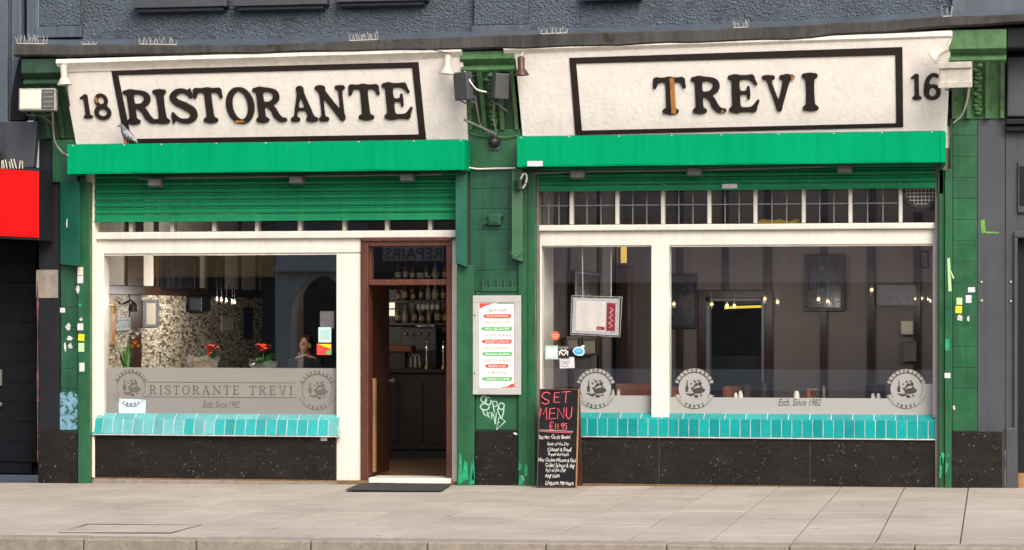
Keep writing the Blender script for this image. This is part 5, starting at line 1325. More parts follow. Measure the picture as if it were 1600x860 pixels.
for u, ut in ((911, 910), (955, 955)): MB().tube([Vector((XX(u, yh), yh - .008, ZZ(466, yh))), Vector((XX(ut, yh), yh - .008, ZZ(383, yh)))], .006, 6).build('cord', M['wmetal'], hm)
for u, v in ((896, 465.5), (968, 467.5), (894, 520), (966, 524), (931, 466), (931, 522)): MB().ell(Vector((XX(u, yh), yh - .01, ZZ(v, yh))), .009, .006, .009, 8).build('stand_off', M['wmetal'], hm)

# ================================================================== neighbours
lw = thing('neighbour_shop', 'dark slate shop at the far left with a shadowed recessed entrance', 'shop', (XX(20), 0, 0))
boxo('upper_pier', M['wallflat'], lw, XX(-260), XX(22), -.10, .4, ZZ(265, 0, 10), 7.2, .01)
for a, b, y in ((-40, -2, -.16), (3, 20, -.15), (24, 40, -.13), (44, 61, -.06)):
    boxo('pilaster_fluting', M['wallflat'], lw, XX(a), XX(b), y, -.02 if b > 22 else -.101, ZZ(262 if b < 22 else 190, 0, 10), 7.2, .012)
MB().prism([at(8, 190, -.15), at(58, 190, -.15), at(56, 217, -.15), at(52, 262, -.15), at(-60, 262, -.15), at(-60, 190, -.15)], (0, .1, 0)).build('flat_panel', M['nbr'], lw, .008)
n = 10; rs_ = []
for i in range(n + 1):
    s = i / n; p = at(18 + 14 * (1 - s) ** 2 - 2, 92 + 95 * s, -.36 + .22 * s)
    rs_.append([Vector((p.x, p.y, p.z)), Vector((p.x + .17, p.y, p.z)), Vector((p.x + .17, -.0, p.z)), Vector((p.x, -.0, p.z))])
MB().rings(rs_).build('curved_bracket', M['nbrdark'], lw, smooth=True)
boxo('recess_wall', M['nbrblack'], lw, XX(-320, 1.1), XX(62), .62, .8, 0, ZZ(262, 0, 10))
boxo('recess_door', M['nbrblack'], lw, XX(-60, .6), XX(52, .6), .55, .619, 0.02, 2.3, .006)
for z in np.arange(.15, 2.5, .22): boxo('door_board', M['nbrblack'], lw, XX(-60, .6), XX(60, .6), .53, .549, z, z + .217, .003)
boxo('recess_soffit', M['nbrdark'], lw, XX(-320), XX(61), -.02, .619, ZZ(268, 0, 10), ZZ(263, 0, 10) + .0)
boxo('letter_box', M['mgrey'], lw, XX(-12, .5), XX(2.5, .5), .50, .5285, ZZ(603, .5, 0), ZZ(578, .5, 0), .004)
MB().lathe(at(1.5, 632, .52), [(.02, 0), (.02, .03), (.03, .04), (.02, .055)], 12, ax=(0, -1, 0)).build('door_knob', M['mgrey'], lw, smooth=True)
boxo('side_wall', M['nbr'], lw, XX(-420), XX(-322, 1.1), -.05, .8, 0, ZZ(263, 0, 10))
# red sign box seen at a slant
rsn = thing('red_sign_box', 'plain red illuminated-style sign box at the far left over the dark entrance', 'sign', at(20, 318, -.3))
A_, B_ = at(-150, 256, -.55), at(58.5, 268, -.42); z0a, z0b = ZZ(361, -.55, 0), ZZ(371.5, -.42, 58)
MB().prism([Vector((A_.x, A_.y, z0a)), Vector((B_.x, B_.y, z0b)), Vector((B_.x, B_.y, B_.z)), Vector((A_.x, A_.y, A_.z + .02))], (0.01, .012, 0)).build('red_face', M['red'], rsn)
MB().prism([Vector((A_.x, A_.y + .013, z0a - .03)), Vector((B_.x + .015, B_.y + .013, z0b - .03)), Vector((B_.x + .015, B_.y + .013, B_.z + .03)), Vector((A_.x, A_.y + .013, A_.z + .05))], (0.02, .35, 0)).build('box', M['nbrdark'], rsn, .006)
bb = MB()
for i in range(15):
    u = -30 + 4.6 * i + rr.uniform(-1, 1); v = 263 + .07 * i; p = at(u, v, -.45); 
    if u < 46: bb.tube([p, p + Vector((rr.uniform(-.03, .01), rr.uniform(-.02, .02), rr.uniform(.07, .11)))], .007, 4)
bs = thing('bird_spikes', 'bird spikes along the top of the red sign box', 'bird spikes', at(20, 262, -.45), 'wire bird spikes on the ledge')
bb.build('wires', M['wmetal'], bs)
rw = thing('neighbour_building', 'slate-grey panelled shopfront at the far right edge', 'building', (XX(1600), 0, 0))
x_ = XX(1571.5)
boxo('wall', M['nbr'], rw, x_, XX(1590), .0, .5, 0, ZZ(206, 0, 1585))
boxo('wall', M['nbr'], rw, XX(1590.2), XX(1760), .005, .5, ZZ(368, 0, 1595), ZZ(206, 0, 1585))
boxo('head_wall', M['nbrdark'], rw, x_, XX(1760), -.02, .5, ZZ(205.8, 0, 1585), ZZ(36, 0, 1585))
boxo('cornice', M['nbrdark'], rw, x_, XX(1760), -.40, -.021, ZZ(78, -.3, 1585), ZZ(44, -.3, 1585), .02)
boxo('fascia_panel', M['nbr'], rw, x_ + .01, XX(1760), -.10, -.021, ZZ(184, 0, 1585), ZZ(90, 0, 1585), .015)
for v0, v1, y in ((196, 187, -.13), (206, 198, -.09)): boxo('moulding', M['nbrdark'], rw, x_, XX(1760), y, -.021, ZZ(v0, 0, 1585), ZZ(v1, 0, 1585), .012)
boxo('panel_frame', M['nbr'], rw, XX(1590), XX(1700), -.03, .0045, ZZ(333, 0, 1595), ZZ(253, 0, 1595), .01)
boxo('panel_inset', M['nbrdark'], rw, XX(1593), XX(1698), -.036, -.0305, ZZ(322, 0, 1595), ZZ(260, 0, 1595), .004)
boxo('door_post', M['nbr'], rw, XX(1584), XX(1590), -.035, -.001, 0, ZZ(372, 0, 1588), .008)
boxo('door_head', M['nbr'], rw, XX(1584), XX(1760), -.035, .004, ZZ(371.8, 0, 1588), ZZ(362, 0, 1588), .008)
boxo('door', M['nbrdark'], rw, XX(1590.5), XX(1760), .12, .2, .03, ZZ(372, 0, 1588))
boxo('door_step', M['leafwood'], rw, XX(1590.5), XX(1760), -.02, .119, 0, ZZ(740, 0, 1588), .006)
boxo('chipped_render', M['wall'] if False else M['nbr'], rw, XX(1571.2), XX(1587), -.05, -.0005, 0, ZZ(668, 0, 1578), .012)

# ================================================================== inside the restaurant, left room
dz = ZZ(460, .5, 170)    # top of the mosaic dado
boxo('mosaic_dado', M['mosaic'], None, XLI + .001, XLI + .02, .32, YB, .02, dz - .001, kind='structure')
fr = thing('wall_framing', 'dark wood rail and posts dividing the cream wall above the pebble mosaic', 'wall panelling', (XLI, 3, dz))
boxo('rail', M['brownwood'], fr, XLI + .001, XLI + .035, .32, YB, dz, dz + .10, .006)
def lw_x(u, v): return atx(u, v, XLI + .03)
for u, w_ in ((212, .55), (246, .10), (375, .12), (402, .12)):
    y = lw_x(u, 430).y
    boxo('post', M['brownwood'], fr, XLI + .0222, XLI + .032, y - w_ / 2, y + w_ / 2, dz + .101, ZC - .01, .006)
y = lw_x(212, 500).y
boxo('post', M['brownwood'], fr, XLI + .0222, XLI + .032, y - .2, y + .2, .1, dz - .002, .006)
def lpic(lab, u0, u1, v0, v1, mf, mp, cat='picture', th=.018, fw=.1):
    um = (u0 + u1) / 2; ya, yb = lw_x(u0, 500).y, lw_x(u1, 500).y; ym = (ya + yb) / 2
    za_, zb_ = lw_x(um, v1).z, lw_x(um, v0).z; x = XLI + .024
    root = thing('wall_picture', lab, cat, (x, ym, za_))
    pr_ = boxo('print', mp, root, x, x + th * .6, ya + fw * .5, yb - fw * .5, za_ + .02, zb_ - .02)
    for a, b, c_, d in ((ya, yb, zb_ - .035, zb_), (ya, yb, za_, za_ + .035), (ya, ya + fw, za_ + .036, zb_ - .036), (yb - fw, yb, za_ + .036, zb_ - .036)):
        boxo('frame_bar', mf, root, x - .002, x + th, a, b, c_, d, .006)
    return root
lpic('picture in an orange gilt frame at the left edge of the mosaic wall', 163, 179, 474, 540, M['frameg'], M['paperd'], fw=.12)
lpic('pale blue print without much frame on the mosaic wall', 182, 203, 496, 518, M['picblue'], M['picblue'], fw=.05)
lpic('grey framed notice hanging under the dark rail on the mosaic wall', 222, 248, 469, 512, M['came'], M['paperd'], fw=.12)
lpic('large black panel picture high on the left wall, the wider of two', 250, 311, 399, 456, M['black'], M['picdark'], fw=.2)
lpic('large black panel picture high on the left wall, the narrower of two', 322, 350, 399, 458, M['black'], M['picdark'], fw=.2)
lpic('small white price list on the dim end of the mosaic wall', 346, 364, 493, 520, M['paperd'], M['paper'], fw=.05)
lpic('dark red picture beside the end of the mosaic wall', 380, 394, 480, 530, M['black'], M['maroon'], fw=.2)
sp_ = thing('loudspeaker', 'small black loudspeaker hung at the mosaic wall under the rail', 'loudspeaker', (XLI + .1, lw_x(298, 470).y, lw_x(298, 488).z))
y0_, y1_ = lw_x(289, 470).y, lw_x(308, 470).y; zA, zB = lw_x(298, 487).z, lw_x(298, 464).z
boxo('cabinet', M['black'], sp_, XLI + .07, XLI + .24, y0_, y0_ + .35, zA, zB, .01)
boxo('grille', M['dgrey'], sp_, XLI + .09, XLI + .22, y0_ - .008, y0_ - .0005, zA + .02, zB - .02, .004)
wl = thing('wall_lamp', 'small black wall lamp above the pale blue print', 'lamp', (XLI + .02, lw_x(190, 475).y, lw_x(190, 476).z))
p = lw_x(191, 476); MB().tube([p, p + Vector((.10, 0, .05)), p + Vector((.13, 0, .02))], .012).build('arm', M['black'], wl)
MB().lathe(p + Vector((.13, 0, -.08)), [(.05, 0), (.055, .03), (.03, .09), (.01, .11)], 12).build('shade', M['black'], wl, smooth=True)

# window board inside with flowers
wbd = thing('window_shelf', 'white shelf inside the left window holding the flower pots', 'shelf', (XX(340, .45), .45, .55))
boxo('board', M['white'], wbd, XLI + .02, XX(524, .4), .305, .62, ZZ(611, .45, 340) - .03, ZZ(611, .45, 340), .006)
for u in (175, 340, 510): boxo('leg', M['white'], wbd, XX(u, .45) - .02, XX(u, .45) + .02, .50, .54, .02, ZZ(611, .45, 340) - .031)
zsh = ZZ(611, .45, 340) + .001
def leafo(root, base, d, L, wd, m, name='leaf', droop=.3):
    base = Vector(base); d = Vector(d).normalized(); side = d.cross(Vector((0, 0, 1))).normalized() if abs(d.z) < .97 else Vector((1, 0, 0))
    pts = []
    for i in range(6):
        s = i / 5; c = base + d * L * s - Vector((0, 0, 1)) * droop * L * s * s; w = wd * math.sin(math.pi * min(.95, s * .9 + .08))
        pts.append((c - side * w, c + side * w + Vector((0, 0, w * .2))))
    vs = [q for p in pts for q in p]; fs = [[2 * i, 2 * i + 1, 2 * i + 3, 2 * i + 2] for i in range(5)]
    return MB().add(vs + [v + Vector((0, .002, -.002)) for v in vs], fs + [[12 + j for j in q][::-1] for q in fs]).build(name, m, root)
def flowerpot(lab, u, vflower, seed, kraft):
    rq = random.Random(seed); x = XX(u, .45); root = thing('flower_pot', lab, 'flower pot', (x, .45, zsh), 'potted flowers in the left window')
    MB().lathe((x, .45, zsh), [(.075, 0), (.085, .02), (.105, .16), (.11, .17), (.10, .17), (.07, .12)], 20).build('pot', M['pot'], root, smooth=True)
    if kraft:
        n = 16; rs_ = []
        for k, (r, z) in enumerate(((.10, .10), (.14, .25), (.175, .37))):
            rs_.append([Vector((x - .03 + r * 1.1 * math.cos(2 * math.pi * i / n) * (1 + .03 * (i % 2) * k), .45 + r * .8 * math.sin(2 * math.pi * i / n), zsh + z + .012 * math.sin(i * 2.1) * k)) for i in range(n)])
        MB().rings(rs_, cap=False).build('cellophane_wrap', M['wrap'], root)
        rs_ = []
        for k, (r, z) in enumerate(((.09, .15), (.12, .26), (.14, .335))):
            rs_.append([Vector((x - .03 + r * math.cos(2 * math.pi * i / n), .47 + r * .5 * math.sin(2 * math.pi * i / n), zsh + z + .012 * (i % 2))) for i in range(n)])
        MB().rings(rs_, cap=False).build('kraft_wrap', M['kraft'], root)
    zt2 = ZZ(vflower + 22, .45, u)
    for i in range(20 if not kraft else 10):
        a = rq.uniform(0, 6.28); leafo(root, (x + rq.uniform(-.03, .03), .45, zsh + .27), (math.cos(a), math.sin(a) * .6, rq.uniform(.55, 1.6)), rq.uniform(.12, .22), .045, M['leaf'], droop=rq.uniform(.2, .6))
    if not kraft:
        n = 14; rs_ = []
        for k, (r, z) in enumerate(((.095, .14), (.13, .25), (.16, .31))):
            rs_.append([Vector((x + r * math.cos(2 * math.pi * i / n) * (1 + .04 * (i % 2) * k), .45 + r * .8 * math.sin(2 * math.pi * i / n), zsh + z + .012 * math.sin(i * 1.7) * k)) for i in range(n)])
        MB().rings(rs_, cap=False).build('cellophane_wrap', M['wrap'], root)
    ztop = ZZ(vflower, .45, u); xo = x + (.06 if kraft else 0)
    MB().tube([(x, .45, zsh + .15), (xo, .44, ztop - .07)], .006).build('stem', M['leaf'], root)
    fl_ = MB().ell((xo, .44, ztop - .03), .022, .022, .028, 8).build('bloom', M['petalred'], root, smooth=True)
    for i in range(15):
        a = i * 2.4; t_ = rq.uniform(.3, 1.2)
        leafo(fl_, (xo + .012 * math.cos(a), .44 + .012 * math.sin(a), ztop - .06 + .004 * i), (math.cos(a), math.sin(a) * .8, t_), rq.uniform(.08, .12), rq.uniform(.026, .038), M['petalred'], 'petal', rq.uniform(.1, .6))
    for i in range(4): leafo(root, (x + .02, .44, zsh + .31), (.5 + .3 * i * .5, -.2 + .15 * i, .9 - .12 * i), .20 + .03 * i, .042, M['leaf'], droop=.35)
    if kraft:
        for i in range(5): leafo(fl_, (xo - .03, .44, ztop - .12 - .02 * i), (rq.uniform(-.8, .4), -.3, .8), .09, .02, M['petalred'], 'petal', .2)
flowerpot('red flower in a wrapped pot with brown paper, the left of two in the window', 322, 541, 2, True)
flowerpot('red flower in a white pot with dark green leaves in the left window', 412, 541, 5, False)
vx = XX(198, .5); vs_ = thing('lily_vase', 'vase of white lilies and orange flowers by the mosaic wall', 'vase of flowers', (vx, .5, zsh))
MB().lathe((vx, .5, zsh), [(.05, 0), (.06, .02), (.045, .14), (.055, .24), (.045, .24)], 16).build('vase', M['pot'], vs_, smooth=True)
rq = random.Random(9)
for i in range(12):
    a = rq.uniform(0, 6.28); leafo(vs_, (vx + rq.uniform(-.03, .03), .5 + rq.uniform(-.03, .03), zsh + .22), (math.cos(a) * .35, math.sin(a) * .3, 1), rq.uniform(.2, .42), .018, M['leaf'], droop=.05)
for u, v, m in ((203, 518, 'petalwhite'), (215, 521, 'petalwhite'), (208, 527, 'petalwhite'), (222, 517, 'petalwhite'), (211, 535, 'petalor'), (216, 540, 'petalor'), (207, 541, 'petalor')):
    c = at(u, v, .48); f_ = MB().ell(c, .025, .025, .02, 8).build('bloom', M[m], vs_)
    for k in range(6): leafo(f_, c, (math.cos(k * 1.05), math.sin(k * 1.05) * .8, .55), .075, .02, M[m], 'petal', .35)

# bar behind the doorway
zb_ = ZZ(577, 4.5, 640); bxa, bxb = XX(540, 4.5), XX(720, 4.5)
bar_ = thing('bar_counter', 'dark wooden bar counter facing the open doorway', 'bar counter', ((bxa + bxb) / 2, 4.8, .02))
boxo('front', M['darkwood'], bar_, bxa, bxb, 4.5, 4.56, .12, zb_ - .05, .005)
boxo('kick_board', M['black'], bar_, bxa, bxb, 4.56, 4.6, .021, .119)
boxo('counter_top', M['darkwood'], bar_, bxa - .05, bxb, 4.42, 5.1, zb_ - .05, zb_, .012)
for i in range(5): boxo('front_panel', M['darkwood'], bar_, bxa + .1 + i * .31, bxa + .36 + i * .31, 4.485, 4.4995, .2, zb_ - .14, .008)
bb_ = thing('back_bar', 'dark back bar shelving full of bottles behind the counter', 'shelves', ((bxa + bxb) / 2, 5.9, .02))
boxo('back', M['darkwood'], bb_, bxa, bxb, 6.1, 6.2, .021, 2.1)
shz = [ZZ(v, 5.9, 640) for v in (577, 505, 470, 437)]
for z in shz: boxo('shelf', M['darkwood'], bb_, bxa, bxb, 5.78, 6.099, z - .03, z, .004)
rq = random.Random(12)
def bottle(x, y, z, h, r, m, lab, grp):
    root = thing('bottle', lab, 'bottle', (x, y, z), grp)
    MB().lathe((x, y, z), [(r * .9, 0), (r, .01), (r, h * .55), (r * .85, h * .64), (r * .36, h * .74), (r * .33, h * .97), (r * .4, h), (r * .2, h)], 12).build('glass', m, root, smooth=True)
    MB().lathe((x, y, z + h * .15), [(r * 1.015, 0), (r * 1.015, h * .3)], 12).build('label', M['label'], root)
for z, lab, grp in ((shz[1] + .001, 'bottle on the middle shelf of the back bar', 'bottles on the middle shelf'), (shz[2] + .001, 'bottle on the upper shelf of the back bar', 'bottles on the upper shelf'), (shz[3] + .001, 'bottle on the top shelf of the back bar', 'bottles on the top shelf')):
    x = bxa + .35; n_ = 0
    ORD = ('first', 'second', 'third', 'fourth', 'fifth', 'sixth', 'seventh', 'eighth', 'ninth', 'tenth', 'eleventh', 'twelfth')
    while x < bxb - .08 and n_ < 12:
        c_ = rq.choice(['bottleg', 'bottlea', 'bottlec', 'bottlea'])
        lb_ = {'bottleg': 'dark green ', 'bottlea': 'amber ', 'bottlec': 'clear '}[c_] + lab + ', %s from the left' % ORD[n_]
        bottle(x, 5.85 + rq.uniform(-.03, .03), z, rq.uniform(.17, .27), rq.uniform(.028, .045), M[c_], lb_, grp); x += rq.uniform(.075, .13); n_ += 1
# mirror-like cluster and glasses
gls = thing('glass_rack', 'bright hanging glasses above the bottles at the right of the bar', 'glass rack', at(665, 478, 5.4))
boxo('rail', M['black'], gls, XX(640, 5.4), XX(700, 5.4), 5.35, 5.5, ZZ(472, 5.4, 660), ZZ(469, 5.4, 660))
for u in (654, 661, 668, 676, 684): MB().lathe(Vector((XX(u, 5.4), 5.42, ZZ(484, 5.4, 660))), [(.02, 0), (.032, .02), (.028, .06), (.006, .075), (.005, .10), (.03, .105)], 12).build('wine_glass', M['paper'], gls, smooth=True)
lit = thing('lit_niche', 'small bright shelf niche with jars at the left of the back bar', 'niche', at(602, 490, 5.7))
boxo('backing', emit('glowing_backing', (.9, .82, .66), .55), lit, XX(594, 5.7), XX(615, 5.7), 5.74, 5.77, ZZ(494, 5.7, 600), ZZ(473, 5.7, 600))  # no lamp: the backing itself glows to give the niche its brightness
boxo('shelf', M['darkwood'], lit, XX(592, 5.7), XX(616, 5.7), 5.64, 5.735, ZZ(484, 5.7, 600), ZZ(482, 5.7, 600))
for u in (596, 602, 608, 613): MB().lathe(Vector((XX(u, 5.7), 5.68, ZZ(503, 5.7, 600))), [(.02, 0), (.022, .05), (.012, .06)], 10).build('jar', M['bottlec'], lit)
cm = thing('coffee_machine', 'dark metal coffee machine on the back of the bar', 'coffee machine', at(655, 530, 5.3))
boxo('body', M['mgrey'], cm, XX(630, 5.3), XX(686, 5.3), 5.14, 5.5, zb_ - .06, ZZ(512, 5.3, 655), .02)
boxo('top_tray', M['chrome'], cm, XX(654, 5.3), XX(684, 5.3), 5.12, 5.5, ZZ(511, 5.3, 655), ZZ(508, 5.3, 655), .004)
for u in (634, 644, 655, 668): MB().lathe(at(u, 522, 5.13), [(.02, 0), (.02, .02), (.012, .03)], 10, ax=(0, -1, 0)).build('knob', M['chrome'], cm)
tr_ = thing('serving_tray', 'round wooden tray raised on the bar counter', 'tray', at(620, 541, 4.7))
boxo('tray', M['chair'], tr_, XX(592, 4.7), XX(646, 4.7), 4.6, 4.85, ZZ(550, 4.7, 620), ZZ(540, 4.7, 620), .012)
boxo('support', M['darkwood'], tr_, XX(606, 4.7), XX(634, 4.7), 4.66, 4.8, zb_ + .001, ZZ(550, 4.7, 620) - .001)
for u in (667, 693):
    t_ = thing('beer_tap', 'tall chrome beer tap with brass base on the bar, %s' % ('left of two' if u == 667 else 'beside the door frame'), 'beer tap', (XX(u, 4.6), 4.6, zb_), 'beer taps on the bar')
    x = XX(u, 4.6)
    MB().lathe((x, 4.6, zb_ + .001), [(.04, 0), (.035, .02), (.02, .05), (.016, .06)], 12).build('base', M['brass'], t_, smooth=True)
    MB().lathe((x, 4.6, zb_ + .062), [(.014, 0), (.02, .05), (.014, .12), (.02, .2), (.012, .24)], 12).build('handle', M['chrome'], t_, smooth=True)
    MB().ell((x, 4.6, zb_ + .33), .016, .016, .022, 10).build('finial', M['brass'], t_, smooth=True)
nr = thing('napkin_rack', 'curved pale rack standing on the bar between tray and taps', 'rack', at(648, 570, 4.6))
for u in (642, 648): MB().tube([at(u, 574, 4.6), at(u, 560, 4.6), at(u + 3, 554, 4.6), at(u + 7, 557, 4.6), at(u + 8, 574, 4.6)], .012).build('hoop', M['wmetal'], nr)
boxo('base', M['darkwood'], nr, XX(636, 4.6), XX(662, 4.6), 4.54, 4.68, zb_ + .001, zb_ + .012)

# woman standing inside the left window
def melted(parts, vox=.012):
    """several soft solids joined and remeshed into one continuous surface"""
    b = MB()
    for f in parts: f(b)
    o = b.build('tmp', M['skin']); md = o.modifiers.new('r', 'REMESH'); md.mode = 'VOXEL'; md.voxel_size = vox
    s = o.modifiers.new('s', 'SMOOTH'); s.iterations = 4; s.factor = .5
    me = bpy.data.meshes.new_from_object(o.evaluated_get(bpy.context.evaluated_depsgraph_get())); bpy.data.objects.remove(o); return me
PW = at(478, 541, 3.2); hx, hy, hz = PW.x, PW.y, PW.z          # head centre
pn = thing('person', 'woman in a dark navy top with dark tied-back hair, looking left behind the window', 'person', (hx, hy, .02))
fz = .021; ht = hz + .13 - fz; S_ = ht / 1.58
def J(x, y, z): return Vector((hx + x * S_, hy + y * S_, fz + z * S_))
def limb(pts, rr_): return lambda b: b.tube([J(*p) for p in pts], [r * S_ for r in rr_], 12)
def blob(x, y, z, a, b_, c): return lambda b: b.ell(J(x, y, z), a * S_, b_ * S_, c * S_, 16)
arms = [limb([(s * .16, 0, 1.27), (s * .20, -.02, 1.12), (s * .22, -.04, .98)], [.055, .047, .038]) for s in (-1, 1)]
fore = [limb([(s * .22, -.04, 1.0), (s * .20, -.14, .93), (s * .17, -.22, .90)], [.038, .034, .025]) for s in (-1, 1)]
hands = []
for s in (-1, 1):
    hands.append(blob(s * .165, -.26, .895, .036, .045, .016))
    for k, L in enumerate((.055, .065, .06, .045)):
        x = s * (.165 + (k - 1.5) * .018); hands.append(limb([(x, -.29, .895), (x, -.29 - L * .6, .89), (x, -.29 - L, .875)], [.010, .009, .007]))
    hands.append(limb([(s * .135, -.25, .895), (s * .115, -.28, .89), (s * .112, -.305, .885)], [.012, .010, .008]))
torso = [blob(0, 0, 1.20, .17, .10, .14), blob(0, .0, 1.05, .145, .095, .16), blob(0, .01, .88, .165, .11, .14), blob(0, 0, 1.285, .15, .075, .05)]
legs = [limb([(s * .085, .01, .85), (s * .085, .0, .47), (s * .085, .02, .09)], [.085, .058, .04]) for s in (-1, 1)]
feet = [limb([(s * .085, .03, .045), (s * .095, -.10, .03), (s * .10, -.15, .025)], [.04, .04, .028]) for s in (-1, 1)]
neck = [limb([(0, .015, 1.26), (0, .005, 1.38)], [.058, .05])]
hc = 1.45
def HJ(x, y, z):   # head local axes turned towards the left of the picture
    a = R(-32); return (x * math.cos(a) - y * math.sin(a), x * math.sin(a) + y * math.cos(a), hc + z)
head = [blob(*HJ(0, .012, .035), .072, .085, .088), blob(*HJ(0, -.018, -.03), .058, .068, .075), blob(*HJ(0, -.05, -.075), .03, .03, .025),
        limb([HJ(0, -.083, .02), HJ(0, -.098, -.012), HJ(0, -.088, -.022)], [.010, .014, .013]),
        limb([HJ(-.022, -.080, -.045), HJ(.022, -.080, -.045)], [.010, .010]), limb([HJ(-.045, -.072, .03), HJ(.045, -.072, .03)], [.011, .011])]
ears = [blob(*HJ(s * .072, .01, -.005), .012, .022, .032) for s in (-1, 1)]
me = melted(torso + arms + fore + hands + legs + feet + neck + head + ears, .009)
o = mesh_to('body', me, M['skin'], pn, Matrix.Identity(4), True)
for p in o.data.polygons: p.use_smooth = True
me = melted([blob(0, 0, 1.19, .185, .115, .15), blob(0, .0, 1.05, .16, .108, .17), blob(0, .01, .9, .18, .12, .13), blob(0, .005, 1.265, .165, .085, .055)] + [limb([(s * .15, 0, 1.27), (s * .20, -.02, 1.12), (s * .215, -.035, 1.04)], [.07, .06, .054]) for s in (-1, 1)], .012)
o = mesh_to('top', me, M['navy'], pn, Matrix.Identity(4)); 
for p in o.data.polygons: p.use_smooth = True
me = melted([blob(0, .01, .86, .18, .123, .12)] + [limb([(s * .085, .01, .84), (s * .085, .0, .47), (s * .085, .02, .10)], [.098, .07, .06]) for s in (-1, 1)], .014)
mesh_to('trousers', me, M['black'], pn, Matrix.Identity(4))
me = melted([limb([(s * .085, .04, .04), (s * .097, -.11, .032), (s * .10, -.16, .027)], [.048, .047, .034]) for s in (-1, 1)], .012)
mesh_to('shoes', me, M['black'], pn, Matrix.Identity(4))
me = melted([blob(*HJ(0, .030, .055), .082, .088, .085), blob(*HJ(0, .06, .0), .07, .055, .08), blob(*HJ(0, .115, .03), .045, .045, .045), blob(*HJ(-.05, .0, .07), .035, .05, .045), blob(*HJ(.05, .0, .07), .035, .05, .045)], .009)
mesh_to('hair', me, M['hair'], pn, Matrix.Identity(4))
for s in (-1, 1):
    e = MB(); e.ell(J(*HJ(s * .03, -.075, .008)), .011, .008, .007, 10); e.build('eye', M['black'], pn)
    e = MB(); e.tube([J(*HJ(s * .016, -.083, .030)), J(*HJ(s * .048, -.074, .030))], .004, 5); e.build('eyebrow', M['hair'], pn)
MB().tube([J(*HJ(-.02, -.088, -.046)), J(*HJ(0, -.092, -.045)), J(*HJ(.02, -.088, -.046))], .005, 6).build('lips', mat('lips', (.30, .09, .08), .5, .05), pn)

# ================================================================== inside, right room
ret = thing('window_return', 'white boxed return wall inside the left edge of the right window', 'wall return', (XPR, .5, .4))
boxo('panel', M['white'], ret, XPR, XX(849, .5), .31, .95, .03, ZC - .01, .006)
pw = thing('wall_picture', 'tall pale print with a blue figure hung on the white window return', 'picture', (XPR + .06, .6, 1.6))
X_ = XX(849, .5) + .002
ya, yb = atx(848.5, 480, X_).y, atx(860.5, 480, X_).y
za_, zb2 = atx(855, 500, X_).z, atx(855, 392, X_).z; ya = max(ya, .33); yb = min(max(yb, ya + .4), .93)
boxo('print', mat('print_ground', (.22, .24, .22), .6, .3, 10), pw, X_, X_ + .015, ya, yb, za_, zb2); 
for a, b, c_, d in ((ya, yb, zb2, zb2 + .025), (ya, yb, za_ - .025, za_), (yb, yb + .04, za_ - .025, zb2 + .025)): boxo('frame_bar', M['doorwood'], pw, X_, X_ + .025, a, b, c_, d, .004)
MB().prism([Vector((X_ + .0155, ya + .08, za_ + .2)), Vector((X_ + .0155, ya + .25, za_ + .15)), Vector((X_ + .0155, yb - .1, za_ + .4)), Vector((X_ + .0155, ya + .2, zb2 - .15))], (.001, 0, 0)).build('blue_figure', mat('blue_print', (.09, .14, .2), .4, .4, 15), pw)
# framing battens
bt = thing('wall_battens', 'dark vertical battens on the taupe back wall of the right room', 'wall panelling', (XX(1250, YB), YB, 1.5))
for u, w_ in ((1063, .085), (1134, .085), (1200, .10), (1287, .09), (1361, .10), (1433, .09)):
    x = XX(u, YB); boxo('batten', M['darkwood'], bt, x - w_ / 2, x + w_ / 2, YB - .03, YB, .1 if u != 1134 else dzt + .105, ZC - .01, .006)
bt2 = thing('wall_battens', 'dark battens on the side wall behind the hanging menu', 'wall panelling', (XPR, 3, 1.5))
for u in (890, 935, 962, 990):
    y = atx(u, 450, XPR).y; boxo('batten', M['darkwood'], bt2, XPR, XPR + .03, y - .12, y + .12, .1, ZC - .01, .006)
def bpic(lab, u0, u1, v0, v1, mf, mp, y=YB - .035, fw=.035):
    x0_, x1_ = XX(u0, y), XX(u1, y); um = (u0 + u1) / 2; z0_, z1_ = ZZ(v1, y, um), ZZ(v0, y, um)
    root = thing('wall_picture', lab, 'picture', ((x0_ + x1_) / 2, y, z0_))
    boxo('print', mp, root, x0_ + fw * .7, x1_ - fw * .7, y - .02, y - .001, z0_ + fw * .7, z1_ - fw * .7)
    for a, b, c_, d in ((x0_, x1_, z1_ - fw, z1_), (x0_, x1_, z0_, z0_ + fw), (x0_, x0_ + fw, z0_ + fw + .001, z1_ - fw - .001), (x1_ - fw, x1_, z0_ + fw + .001, z1_ - fw - .001)):
        boxo('frame_bar', mf, root, a, b, y - .035, y, c_, d, .005)
    return root
bpic('tall dark framed picture in the middle of the right room', 1257, 1320, 400, 487, M['black'], M['picdark'], fw=.05)
bpic('dark framed picture beside the white mullion on the back wall', 1030, 1090, 429, 513, M['black'], M['picdark'])
bpic('pale blank notice board on the back wall near the right stile', 1370, 1432, 445, 478, M['came'], M['came'], fw=.02)
bpic('small white notice on the far right of the back wall', 1406, 1428, 500, 524, M['came'], M['paperd'], fw=.015)
bpic('second pale notice below the small white one at the far right', 1408, 1432, 533, 565, M['taupe'], M['mgrey'], fw=.015)
bpic('small framed picture by the top right of the right window', 1437, 1452, 392, 420, M['black'], M['picblue'], y=4.5, fw=.02)
